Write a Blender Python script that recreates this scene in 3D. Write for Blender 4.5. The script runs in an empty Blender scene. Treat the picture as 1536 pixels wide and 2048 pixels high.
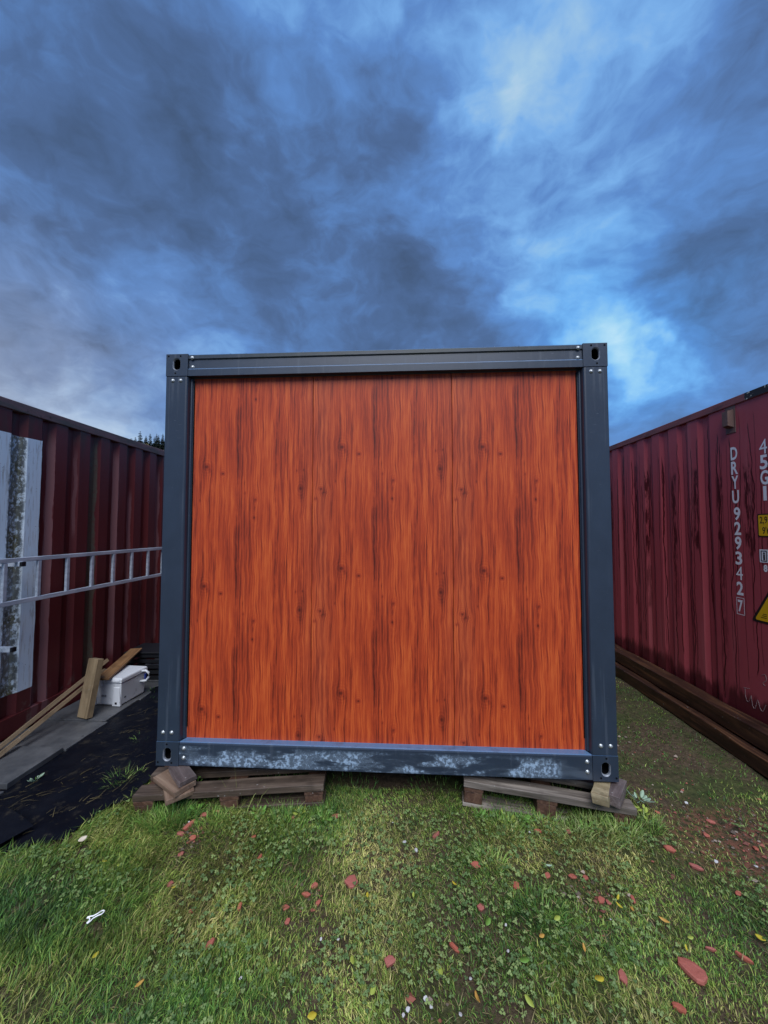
import bpy, bmesh, math, random
import numpy as np
from mathutils import Vector, Matrix, Euler
random.seed(7)
R = math.radians
S = bpy.context.scene
COL = S.collection

# ------------------------------------------------------------------ camera
cam_d = bpy.data.cameras.new('camera')
cam_d.sensor_fit = 'VERTICAL'; cam_d.sensor_height = 36.0; cam_d.sensor_width = 27.0
cam_d.lens = 761.72 / 2048 * 36.0
cam_d.clip_start = 0.05; cam_d.clip_end = 5000
cam = bpy.data.objects.new('camera', cam_d); COL.objects.link(cam)
cam.location = (0, 0, 1.62)
YAW, PITCH, ROLL = 0.041856, 0.044727, -0.002019
cam.matrix_world = (Matrix.Translation((0, 0, 1.62)) @ Matrix.Rotation(YAW, 4, 'Z')
                    @ Matrix.Rotation(math.pi / 2 + PITCH, 4, 'X') @ Matrix.Rotation(-ROLL, 4, 'Z'))
S.camera = cam

# ------------------------------------------------------------------ exposure
S.view_settings.view_transform = 'Standard'
S.view_settings.look = 'None'
S.view_settings.gamma = 1.0
S.view_settings.use_curve_mapping = False
S.view_settings.exposure = 1.35
S.cycles.use_denoising = True
S.cycles.max_bounces = 8

SUN_EL, SUN_AZ = R(52), R(181)      # azimuth measured clockwise from +Y: behind the camera


# ------------------------------------------------------------------ node helper
class NT:
    def __init__(self, tree):
        self.t = tree; self.n = tree.nodes; self.l = tree.links
    def new(self, typ, **kw):
        n = self.n.new(typ)
        for k, v in kw.items(): setattr(n, k, v)
        return n
    def put(self, sock, v):
        if v is None: return
        if isinstance(v, bpy.types.NodeSocket): self.l.new(v, sock)
        else:
            if sock.type == 'RGBA' and len(v) == 3: v = (*v, 1)
            sock.default_value = v
    def m(self, op, a, b=None, c=None, clamp=False):
        n = self.new('ShaderNodeMath', operation=op, use_clamp=clamp)
        for i, v in enumerate((a, b, c)): self.put(n.inputs[i], v)
        return n.outputs[0]
    def add(self, a, b): return self.m('ADD', a, b)
    def sub(self, a, b): return self.m('SUBTRACT', a, b)
    def mul(self, a, b): return self.m('MULTIPLY', a, b)
    def div(self, a, b): return self.m('DIVIDE', a, b)
    def maxi(self, a, b): return self.m('MAXIMUM', a, b)
    def mini(self, a, b): return self.m('MINIMUM', a, b)
    def inv(self, a): return self.m('SUBTRACT', 1.0, a, clamp=True)
    def vm(self, op, a, b=None, scale=None):
        n = self.new('ShaderNodeVectorMath', operation=op)
        self.put(n.inputs[0], a)
        if b is not None: self.put(n.inputs[1], b)
        if scale is not None: self.put(n.inputs['Scale'], scale)
        return n.outputs['Value'] if op in ('LENGTH', 'DISTANCE', 'DOT_PRODUCT') else n.outputs[0]
    def xyz(self, v):
        n = self.new('ShaderNodeSeparateXYZ'); self.put(n.inputs[0], v); return n.outputs[:3]
    def comb(self, x, y, z):
        n = self.new('ShaderNodeCombineXYZ')
        for i, v in enumerate((x, y, z)): self.put(n.inputs[i], v)
        return n.outputs[0]
    def noise(self, vec, scale, detail=3.0, rough=0.55, dist=0.0, color=False):
        n = self.new('ShaderNodeTexNoise')
        self.put(n.inputs['Vector'], vec); self.put(n.inputs['Scale'], scale)
        n.inputs['Detail'].default_value = detail; n.inputs['Roughness'].default_value = rough
        n.inputs['Distortion'].default_value = dist
        return n.outputs['Color' if color else 'Fac']
    def vor(self, vec, scale, feature='F1', out='Distance', rnd=1.0):
        n = self.new('ShaderNodeTexVoronoi', feature=feature)
        self.put(n.inputs['Vector'], vec); self.put(n.inputs['Scale'], scale)
        n.inputs['Randomness'].default_value = rnd
        return n.outputs[out]
    def white(self, w):
        n = self.new('ShaderNodeTexWhiteNoise', noise_dimensions='1D'); self.put(n.inputs['W'], w); return n.outputs['Value']
    def ss(self, x, a, b, lo=0.0, hi=1.0):
        n = self.new('ShaderNodeMapRange', interpolation_type='SMOOTHSTEP')
        self.put(n.inputs['Value'], x)
        n.inputs['From Min'].default_value = a; n.inputs['From Max'].default_value = b
        n.inputs['To Min'].default_value = lo; n.inputs['To Max'].default_value = hi
        return n.outputs[0]
    def ramp(self, fac, stops, interp='LINEAR'):
        n = self.new('ShaderNodeValToRGB'); cr = n.color_ramp; cr.interpolation = interp
        while len(cr.elements) < len(stops): cr.elements.new(0.5)
        for e, (p, c) in zip(cr.elements, stops): e.position = p; e.color = (*c[:3], 1)
        self.put(n.inputs[0], fac); return n.outputs[0]
    def mix(self, fac, a, b, blend='MIX'):
        n = self.new('ShaderNodeMix', data_type='RGBA', blend_type=blend, clamp_factor=True)
        self.put(n.inputs[0], fac); self.put(n.inputs[6], a); self.put(n.inputs[7], b)
        return n.outputs[2]
    def tc(self, out='Object'):
        return self.new('ShaderNodeTexCoord').outputs[out]
    def mapping(self, vec, scale=(1, 1, 1), loc=(0, 0, 0), rot=(0, 0, 0)):
        n = self.new('ShaderNodeMapping'); self.put(n.inputs[0], vec)
        n.inputs['Scale'].default_value = scale; n.inputs['Location'].default_value = loc; n.inputs['Rotation'].default_value = rot
        return n.outputs[0]
    def bump(self, h, strength=0.3, dist=0.01):
        n = self.new('ShaderNodeBump'); self.put(n.inputs['Height'], h)
        n.inputs['Strength'].default_value = strength; n.inputs['Distance'].default_value = dist
        return n.outputs[0]


def mat(name, build):
    m = bpy.data.materials.new(name); m.use_nodes = True
    t = NT(m.node_tree)
    b = m.node_tree.nodes['Principled BSDF']
    def setp(**kw):
        for k, v in kw.items():
            s = {'color': 'Base Color', 'rough': 'Roughness', 'metal': 'Metallic', 'spec': 'Specular IOR Level', 'normal': 'Normal',
                 'coat': 'Coat Weight', 'coat_rough': 'Coat Roughness', 'sheen': 'Sheen Weight', 'sub': 'Subsurface Weight',
                 'trans': 'Transmission Weight'}[k]
            t.put(b.inputs[s], v)
    build(t, setp)
    return m


# ------------------------------------------------------------------ world: broken evening overcast
W = bpy.data.worlds.new('World'); S.world = W; W.use_nodes = True
w = NT(W.node_tree); bg = W.node_tree.nodes['Background']
sky = w.new('ShaderNodeTexSky', sky_type='NISHITA')
sky.sun_disc = False; sky.sun_elevation = SUN_EL; sky.sun_rotation = SUN_AZ
sky.air_density = 1.3; sky.dust_density = 0.6; sky.ozone_density = 2.5
d = w.vm('NORMALIZE', w.tc('Generated'))
dx, dy, dz = w.xyz(d)
# lumps of the cloud deck: flattened towards the horizon, folded by a warp so that edges break up
cp = w.comb(w.mul(dx, 1.35), w.mul(dy, 1.35), w.mul(dz, 2.1))
warp = w.vm('SCALE', w.vm('SUBTRACT', w.noise(cp, 2.1, 4, 0.55, color=True), (0.5, 0.5, 0.5)), scale=0.42)
cpw = w.vm('ADD', cp, warp)
n1 = w.noise(cpw, 2.3, 5, 0.55)
n2 = w.noise(w.vm('ADD', cpw, (3.1, 7.7, 0.4)), 5.0, 6, 0.57)
n3 = w.noise(w.vm('ADD', cpw, (9.4, 1.2, 2.2)), 13.0, 5, 0.62)
ridge = w.m('ABSOLUTE', w.sub(w.noise(w.vm('ADD', cpw, (1.7, 4.4, 6.1)), 4.2, 5, 0.55), 0.5))      # creases between lumps
def spot(c, r, amp):
    """a thinner (amp > 0) or thicker (amp < 0) part of the cloud deck around direction c"""
    dd = w.vm('DISTANCE', w.vm('ADD', d, w.vm('ADD', w.vm('SCALE', warp, scale=0.42), w.vm('SCALE', w.vm('SUBTRACT', w.noise(d, 9.0, 4, .55, color=True), (.5, .5, .5)), scale=.16))), Vector(c).normalized())
    return w.mul(w.m('EXPONENT', w.mul(w.m('POWER', w.div(dd, r), 2.0), -1.0)), amp)
dens = w.add(w.mul(w.sub(n1, 0.5), 0.62), w.mul(w.sub(n2, 0.5), 0.60))
dens = w.add(dens, w.mul(w.sub(n3, 0.5), 0.15))
dens = w.add(dens, w.mul(w.sub(ridge, 0.06), 0.45))
for c, r, a in [((0.225, 0.585, 0.78), 0.060, 0.22), ((0.19, 0.63, 0.75), 0.055, 0.22), ((0.24, 0.60, 0.77), 0.19, 0.09), ((0.235, 0.70, 0.67), 0.17, 0.09), ((0.25, 0.78, 0.57), 0.11, 0.05), ((0.10, 0.74, 0.66), 0.10, 0.06), ((0.36, 0.60, 0.71), 0.13, 0.07),
                ((0.435, 0.795, 0.425), 0.060, 0.36), ((0.475, 0.80, 0.37), 0.055, 0.34), ((0.35, 0.80, 0.49), 0.115, 0.17), ((0.50, 0.80, 0.31), 0.10, 0.16),
                ((-0.68, 0.68, 0.25), 0.13, 0.14), ((-0.64, 0.75, 0.17), 0.13, 0.17), ((-0.50, 0.78, 0.34), 0.10, 0.07), ((-0.37, 0.84, 0.39), 0.06, 0.15),
                ((-0.50, 0.49, 0.71), 0.22, -0.10), ((-0.41, 0.66, 0.62), 0.17, -0.15), ((-0.27, 0.80, 0.53), 0.17, -0.13), ((-0.60, 0.62, 0.50), 0.12, -0.06),
                ((0.56, 0.68, 0.48), 0.12, -0.13), ((0.04, 0.87, 0.47), 0.18, -0.12), ((0.60, 0.52, 0.62), 0.16, -0.05), ((0.30, 0.72, 0.58), 0.08, -0.03),
                ((0.62, 0.70, 0.30), 0.12, -0.08)]:
    dens = w.add(dens, spot(c, r, a))
f = w.add(dens, 0.335)
K = 10.0 / 2.42
col = w.ramp(f, [(0.0, tuple(x * K * .1 for x in (0.050, 0.088, 0.175))), (0.20, tuple(x * K * .1 for x in (0.074, 0.142, 0.310))),
                 (0.40, tuple(x * K * .1 for x in (0.110, 0.252, 0.580))), (0.57, tuple(x * K * .1 for x in (0.190, 0.420, 0.800))),
                 (0.78, tuple(x * K * .1 for x in (0.400, 0.640, 0.860))), (1.0, tuple(x * K * .1 for x in (0.70, 0.82, 0.90)))])
# low on the left the deck is greyer and warmer
grey = w.mul(spot((-0.72, 0.66, 0.20), 0.26, 1.0), 0.7)
bw = w.new('ShaderNodeRGBToBW'); w.put(bw.inputs[0], col)
col = w.mix(grey, col, w.vm('SCALE', w.comb(1.0, 1.02, 1.13), scale=w.mul(bw.outputs[0], 1.12)))
col = w.vm('SCALE', col, scale=10.0)
skyc = w.vm('SCALE', sky.outputs[0], scale=0.55)
cyan = w.m('MINIMUM', w.add(spot((0.43, 0.795, 0.43), 0.17, 1.0), spot((0.50, 0.80, 0.32), 0.14, .8)), 1.0)
col = w.mix(w.mul(cyan, 0.6), col, w.vm('MULTIPLY', col, (0.72, 1.10, 1.18)))      # the clear evening blue of the gap above the cabin
col = w.mix(w.ss(f, 0.5, 0.8, 0.06, 0.22), col, skyc)                # clear air shows through the thin places
w.put(bg.inputs['Color'], col)
bg.inputs['Strength'].default_value = 0.10

# ------------------------------------------------------------------ sun behind the cloud deck
sd = bpy.data.lights.new('sun', 'SUN'); sd.energy = 1.5; sd.angle = R(46); sd.color = (0.96, 0.97, 1.0)
sun = bpy.data.objects.new('sun', sd); COL.objects.link(sun)
sv = Vector((math.sin(SUN_AZ) * math.cos(SUN_EL), math.cos(SUN_AZ) * math.cos(SUN_EL), math.sin(SUN_EL)))
sun.rotation_euler = sv.to_track_quat('Z', 'Y').to_euler(); sun.location = (0, -4, 8)


# ------------------------------------------------------------------ mesh helpers
class MB:
    def __init__(self): self.v = []; self.f = []
    def poly(self, pts):
        b = len(self.v); self.v += [tuple(p) for p in pts]; self.f.append(tuple(range(b, b + len(pts)))); return self
    def box(self, x0, x1, y0, y1, z0, z1, M=None):
        b = len(self.v)
        P = [(x, y, z) for z in (z0, z1) for y in (y0, y1) for x in (x0, x1)]
        if M is not None: P = [tuple(M @ Vector(p)) for p in P]
        self.v += P
        self.f += [tuple(b + i for i in q) for q in ((0, 2, 3, 1), (4, 5, 7, 6), (0, 1, 5, 4), (2, 6, 7, 3), (0, 4, 6, 2), (1, 3, 7, 5))]
        return self
    def loft(self, rings, close=True, cap0=True, cap1=True):
        b = len(self.v); n = len(rings[0])
        for r in rings: self.v += [tuple(p) for p in r]
        for i in range(len(rings) - 1):
            for j in range(n if close else n - 1):
                k = (j + 1) % n
                self.f.append((b + i * n + j, b + i * n + k, b + (i + 1) * n + k, b + (i + 1) * n + j))
        if cap0: self.f.append(tuple(b + j for j in reversed(range(n))))
        if cap1: self.f.append(tuple(b + (len(rings) - 1) * n + j for j in range(n)))
        return self
    def tube(self, pts, rad, n=8):
        rings = []
        for i, p in enumerate(pts):
            p = Vector(p); a = Vector(pts[max(i - 1, 0)]); c = Vector(pts[min(i + 1, len(pts) - 1)])
            t = (c - a).normalized(); u = t.orthogonal().normalized() if abs(t.z) > .9 else Vector((0, 0, 1)).cross(t).normalized()
            q = t.cross(u); r = rad[i] if isinstance(rad, (list, tuple)) else rad
            rings.append([p + u * r * math.cos(2 * math.pi * k / n) + q * r * math.sin(2 * math.pi * k / n) for k in range(n)])
        return self.loft(rings)
    def mesh(self, name):
        me = bpy.data.meshes.new(name); me.from_pydata(self.v, [], self.f)
        bm = bmesh.new(); bm.from_mesh(me); bmesh.ops.recalc_face_normals(bm, faces=bm.faces); bm.to_mesh(me); bm.free()
        return me


def obj(name, me, m=None, parent=None, loc=None, rot=None, bevel=0, seg=2, smooth=False):
    if isinstance(me, MB): me = me.mesh(name)
    o = bpy.data.objects.new(name, me); COL.objects.link(o)
    if m is not None and len(me.materials) == 0: me.materials.append(m)
    if parent is not None: o.parent = parent
    if loc is not None: o.location = loc
    if rot is not None: o.rotation_euler = rot
    if bevel:
        bv = o.modifiers.new('bevel', 'BEVEL'); bv.width = bevel; bv.segments = seg; bv.limit_method = 'ANGLE'; bv.angle_limit = R(35)
    if smooth:
        for p in me.polygons: p.use_smooth = True
    return o


def tag(o, label, cat=None, group=None, kind=None):
    o['label'] = label
    if cat: o['category'] = cat
    if group: o['group'] = group
    if kind: o['kind'] = kind
    return o


def empty(name, loc=(0, 0, 0), rot=(0, 0, 0)):
    o = bpy.data.objects.new(name, None); COL.objects.link(o); o.location = loc; o.rotation_euler = rot; o.empty_display_size = 0.1
    return o


# value noise for placing grass and shaping the ground
_rng = np.random.RandomState(11)
_tab = _rng.rand(64, 64)
def vnoise(x, y, s=1.0):
    x = np.asarray(x) * s + 100.3; y = np.asarray(y) * s + 57.7
    xi = np.floor(x).astype(int); yi = np.floor(y).astype(int); fx = x - xi; fy = y - yi
    fx = fx * fx * (3 - 2 * fx); fy = fy * fy * (3 - 2 * fy)
    g = lambda a, b: _tab[a % 64, b % 64]
    return (g(xi, yi) * (1 - fx) + g(xi + 1, yi) * fx) * (1 - fy) + (g(xi, yi + 1) * (1 - fx) + g(xi + 1, yi + 1) * fx) * fy

def ground_z(x, y):
    near = np.exp(-(np.asarray(x) ** 2 + (np.asarray(y) - 2) ** 2) / 60.0)
    return near * (0.018 * (vnoise(x, y, 1.7) - 0.5) + 0.022 * (vnoise(x, y, 5.0) - 0.5)) - 0.004


# ------------------------------------------------------------------ materials
def b_paint(t, s, base=(0.020, 0.030, 0.048), rough=0.36, stain=False, wet=False):
    p = t.tc('Object')
    n = t.noise(p, 3.0, 5, 0.6); n2 = t.noise(p, 60, 3, 0.6)
    c = t.mix(t.ss(n, 0.3, 0.75), base, tuple(x * 1.35 for x in base))
    sp = t.ss(t.noise(p, 170, 2, 0.5), 0.70, 0.78)
    c = t.mix(t.mul(sp, 0.35), c, (0.16, 0.18, 0.21))
    px_, py_, pz_ = t.xyz(p)
    drip = t.ss(t.noise(t.comb(t.mul(px_, 26), t.mul(py_, 26), t.mul(pz_, 1.1)), 1.0, 4, .6), .57, .70)
    c = t.mix(t.mul(drip, .30), c, (0.075, 0.095, 0.125))
    scr = t.ss(t.noise(t.mapping(p, scale=(4, 4, 60), rot=(.3, .5, .2)), 3.0, 3, .7), .715, .735)
    c = t.mix(t.mul(scr, .45), c, (0.20, 0.23, 0.27))
    r = t.add(t.add(t.mul(n2, 0.12), rough - 0.06), t.mul(drip, .12))
    if stain:
        x, y, z = t.xyz(p)
        a = t.noise(t.mapping(p, scale=(2.2, 1, 7)), 1.7, 5, 0.62, 0.4)
        edge = t.mul(t.ss(x, 0.02, 0.12), t.inv(t.ss(x, 2.36, 2.43)))
        band = t.mul(t.ss(z, -0.005, 0.02), t.inv(t.ss(z, 0.085, 0.128)))
        msk = t.mul(t.mul(t.ss(a, 0.44, 0.54), band), edge)
        # dotted print left by the bubble wrap
        dots = t.ss(t.vor(t.comb(t.add(x, t.mul(z, .5)), 0.0, z), 105, rnd=0.42), 0.40, 0.28)
        fine = t.ss(t.noise(p, 46, 4, 0.65), 0.44, 0.62)
        region = t.ss(t.noise(p, 9, 2, 0.5), 0.50, 0.58)
        pat = t.add(t.mul(fine, t.inv(region)), t.mul(t.mul(dots, region), t.add(t.mul(fine, 0.65), 0.2)))
        k = t.mul(msk, t.m('MINIMUM', t.add(pat, 0.12), 1.0))
        c = t.mix(t.mul(k, 0.9), c, (0.30, 0.42, 0.56))
        haze = t.mul(t.mul(t.ss(a, 0.38, 0.58), band), 0.16)
        c = t.mix(haze, c, (0.25, 0.31, 0.38))
        r = t.add(r, t.mul(k, 0.3))
    if wet:
        x, y, z = t.xyz(p)
        g = t.mul(t.ss(t.add(z, t.mul(t.sub(t.noise(t.mapping(p, scale=(3, 3, 1)), 2.0, 4, 0.6), 0.5), 0.06)), 0.098, 0.118), t.ss(t.noise(p, 2.0, 3, 0.5), 0.3, 0.6))
        c = t.mix(t.mul(g, 0.6), c, (0.022, 0.03, 0.018))
    # rain water lies on the upward faces, which also get a painted sky tint
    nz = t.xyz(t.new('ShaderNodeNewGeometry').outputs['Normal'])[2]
    wet_sky_tint = t.mul(t.ss(nz, 0.35, 0.7), t.ss(t.noise(p, 14, 3, .6), .25, .5, .6, 1.0))
    c = t.mix(t.mul(wet_sky_tint, .8), c, (0.085, 0.165, 0.30))      # blue sky light on the ledges, painted into the colour
    s(color=c, rough=t.sub(r, t.mul(wet_sky_tint, .05)), spec=0.6, coat=t.mul(wet_sky_tint, .3), coat_rough=0.2, normal=t.bump(t.noise(p, 25, 3, 0.5), 0.05, 0.003))
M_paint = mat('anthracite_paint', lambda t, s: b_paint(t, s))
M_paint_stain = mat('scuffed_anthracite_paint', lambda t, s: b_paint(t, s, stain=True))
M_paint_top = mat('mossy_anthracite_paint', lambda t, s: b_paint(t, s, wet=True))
M_hole = mat('dark_hole', lambda t, s: s(color=(0.004, 0.004, 0.005), rough=0.9, spec=0.1))
M_zinc = mat('zinc_bolt', lambda t, s: s(color=t.mix(t.noise(t.tc(), 120, 2, .5), (0.34, 0.37, 0.37), (0.55, 0.57, 0.57)), rough=0.42, metal=0.7))
M_alu = mat('aluminium', lambda t, s: s(color=t.mix(t.ss(t.noise(t.mapping(t.tc(), scale=(8, 1.2, 8)), 3, 4, .6), .35, .7), (0.46, 0.52, 0.60), (0.72, 0.78, 0.85)),
                                        rough=t.add(t.mul(t.noise(t.tc(), 9, 3, .6), .25), .3), metal=0.25))
M_edge = mat('bare_edge', lambda t, s: s(color=t.mix(t.noise(t.tc(), 40, 3, .6), (0.10, 0.12, 0.15), (0.36, 0.38, 0.42)), rough=0.5, metal=0.3))


PER = 0.757     # the foil print repeats at this height
def b_cladding(t, s):
    """wood-look foil on a steel panel: u across the panel, v up; the print repeats every PER metres"""
    p = t.tc('Object')
    u, _, z = t.xyz(p)
    oi = t.new('ShaderNodeObjectInfo')
    v = z
    TAU = 2 * math.pi
    ang = t.mul(v, TAU / PER)
    ca = t.m('COSINE', ang); sa = t.m('SINE', ang)
    knots = [  # u, v, ru, rv, core, deflection
        (0.186, 0.00, 0.0225, 0.0197, 0.9, 0.5), (0.205, -0.022, 0.0103, 0.0197, 0.5, 0.1), (0.293, -0.045, 0.0134, 0.0138, 1.1, 0.3), (0.300, -0.100, 0.0061, 0.0443, 0.4, 0.2),
        (0.507, -0.211, 0.0143, 0.0157, 0.8, 0.6), (0.500, -0.325, 0.0123, 0.0138, 0.9, 0.4), (0.503, -0.265, 0.0143, 0.0394, 0.3, 0.3),
        (0.794, -0.142, 0.0164, 0.0216, 0.7, 0.4), (0.800, -0.19, 0.0103, 0.0394, 0.45, 0.1), (0.052, -0.262, 0.0164, 0.0138, 0.85, 0.6), (0.018, -0.325, 0.0123, 0.0138, 0.7, 0.2),
        (0.435, -0.105, 0.0041, 0.0216, 0.55, 0.1), (0.770, -0.03, 0.0061, 0.0118, 0.7, 0.1), (0.812, -0.025, 0.0061, 0.0089, 0.7, 0.1),
        (0.145, -0.215, 0.0061, 0.0118, 0.55, 0.1), (0.44, -0.17, 0.0082, 0.0118, 0.5, 0.1), (0.075, -0.285, 0.0205, 0.0098, 0.3, 0.5)]
    uu = u; core = None; rings = None
    for (ku, kv, ru, rv, st, df) in knots:
        du = t.sub(u, ku)
        dv = t.sub(t.m('FLOORED_MODULO', t.add(t.sub(v, kv), PER / 2), PER), PER / 2)
        a = t.div(du, ru); b = t.div(dv, rv)
        r2 = t.add(t.mul(a, a), t.mul(b, b))
        c = t.mul(t.m('EXPONENT', t.mul(r2, -1.6)), st)
        core = c if core is None else t.maxi(core, c)
        if df > 0.25:
            a2 = t.div(du, ru * 1.4); b2 = t.div(dv, rv * 2.2)
            e2 = t.m('EXPONENT', t.mul(t.add(t.mul(a2, a2), t.mul(b2, b2)), -0.5))
            uu = t.add(uu, t.mul(t.mul(du, e2), -df))
            rg = t.mul(t.mul(t.add(t.mul(t.m('SINE', t.mul(t.m('SQRT', r2), 7.0)), 0.5), 0.5), e2), 0.42)
            rings = rg if rings is None else t.maxi(rings, rg)
    wob = t.mul(t.sub(t.noise(t.comb(t.mul(u, 5.0), t.mul(ca, 0.9), t.mul(sa, 0.9)), 1.0, 3, 0.5), 0.5), 0.018)
    uw = t.add(uu, wob)
    g1 = t.noise(t.comb(t.mul(uw, 16.0), t.mul(ca, 0.28), t.mul(sa, 0.28)), 1.0, 4, 0.62)
    g2 = t.noise(t.comb(t.mul(uw, 62.0), t.mul(ca, 0.28), t.mul(sa, 0.28)), 1.0, 3, 0.55)
    g3 = t.noise(t.comb(t.mul(uw, 300.0), t.mul(ca, 0.65), t.mul(sa, 0.65)), 1.0, 2, 0.6)
    bands = None
    for (bu, bw_, st) in [(0.394, 0.020, 0.62), (0.405, 0.045, 0.28), (0.640, 0.009, 0.65), (0.215, 0.011, 0.55), (0.105, 0.022, 0.32),
                          (0.805, 0.016, 0.38), (0.075, 0.010, 0.15), (0.865, 0.006, 0.4), (0.545, 0.012, 0.22), (0.34, 0.007, 0.25), (0.24, 0.004, 0.4), (0.475, 0.005, .3)]:
        q = t.div(t.sub(uw, bu), bw_)
        e = t.mul(t.m('EXPONENT', t.mul(t.mul(q, q), -1.0)), st)
        bands = e if bands is None else t.maxi(bands, e)
    bands = t.mul(bands, t.ss(t.noise(t.comb(t.mul(u, 22), t.mul(ca, 1.7), t.mul(sa, 1.7)), 1.0, 4, .6), 0.28, 0.66, 0.25, 1.15))
    # cathedral arches, two to a repeat
    vv = t.m('FLOORED_MODULO', t.add(v, 0.10), PER / 2)
    ad = t.m('ABSOLUTE', t.sub(uw, 0.700))
    arch = t.add(vv, t.mul(ad, 9.0))
    al = t.ss(t.m('ABSOLUTE', t.sub(t.m('FLOORED_MODULO', arch, 0.115), 0.03)), 0.02, 0.0)
    al = t.mul(t.mul(al, t.ss(ad, 0.024, 0.008)), 0.42)
    light = t.m('EXPONENT', t.mul(t.m('POWER', t.div(t.sub(uw, 0.60), 0.05), 2.0), -1.0))
    light2 = t.m('EXPONENT', t.mul(t.m('POWER', t.div(t.sub(uw, 0.265), 0.035), 2.0), -1.0))
    g4 = t.noise(t.comb(t.mul(uw, 140.0), t.mul(ca, 0.32), t.mul(sa, 0.32)), 1.0, 2, 0.5)
    thin = t.ss(t.noise(t.comb(t.mul(uw, 48.0), t.mul(ca, 0.40), t.mul(sa, 0.40)), 1.0, 3, 0.55), 0.54, 0.66)
    thin2 = t.ss(t.noise(t.comb(t.add(t.mul(uw, 120.0), 7.0), t.mul(ca, 0.45), t.mul(sa, 0.45)), 1.0, 2, 0.5), 0.55, 0.64)
    tone = t.add(t.add(t.mul(t.sub(g1, .5), 0.58), .455), t.mul(t.sub(g2, 0.5), 0.44))
    tone = t.add(tone, t.mul(t.sub(g4, 0.5), 0.50))
    tone = t.add(tone, t.mul(t.sub(g3, 0.5), 0.60))
    tone = t.sub(tone, t.add(t.mul(thin, 0.11), t.mul(thin2, 0.085)))
    tone = t.add(tone, t.mul(t.maxi(light, light2), 0.06))
    tone = t.sub(tone, t.mul(bands, 0.24))
    tone = t.sub(tone, t.mul(al, 0.30))
    tone = t.sub(tone, t.mul(core, 0.34))
    tone = t.sub(tone, t.mul(rings, 0.20))
    tone = t.add(tone, t.mul(t.sub(t.noise(t.comb(u, 3.0, v), 1.7, 3, .5), .5), .10))      # slow unevenness that does not repeat
    c = t.ramp(tone, [(0.0, (0.075, 0.011, 0.007)), (0.16, (0.160, 0.022, 0.010)), (0.31, (0.285, 0.036, 0.014)), (0.46, (0.430, 0.059, 0.017)), (0.70, (0.600, 0.118, 0.028))])
    olive = t.mul(t.add(t.m('EXPONENT', t.mul(t.m('POWER', t.div(t.sub(u, 0.06), 0.065), 2.0), -1.0)), t.mul(t.ss(u, 0.76, 0.86), 0.55)), 0.22)
    hs = t.new('ShaderNodeHueSaturation'); hs.inputs['Hue'].default_value = 0.510; hs.inputs['Saturation'].default_value = 0.9; hs.inputs['Value'].default_value = 0.78
    t.put(hs.inputs['Color'], c)
    c = t.mix(olive, c, hs.outputs[0])
    spk = t.ss(t.vor(t.comb(u, t.mul(ca, 0.14), t.mul(sa, 0.14)), 115), 0.13, 0.06)
    spk = t.mul(spk, t.ss(t.noise(p, 31, 2, .5), 0.58, 0.66))
    c = t.mix(t.mul(spk, 0.4), c, (0.55, 0.26, 0.14))
    rr = t.add(t.mul(t.noise(p, 4, 4, .6), 0.14), 0.30)
    s(color=c, rough=t.add(rr, .06), spec=0.28, normal=t.bump(t.add(t.mul(g3, 0.5), t.mul(t.noise(p, 1.6, 2, .5), 5.0)), 0.06, 0.003))
M_clad = mat('wood_print_cladding', b_cladding)


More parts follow.
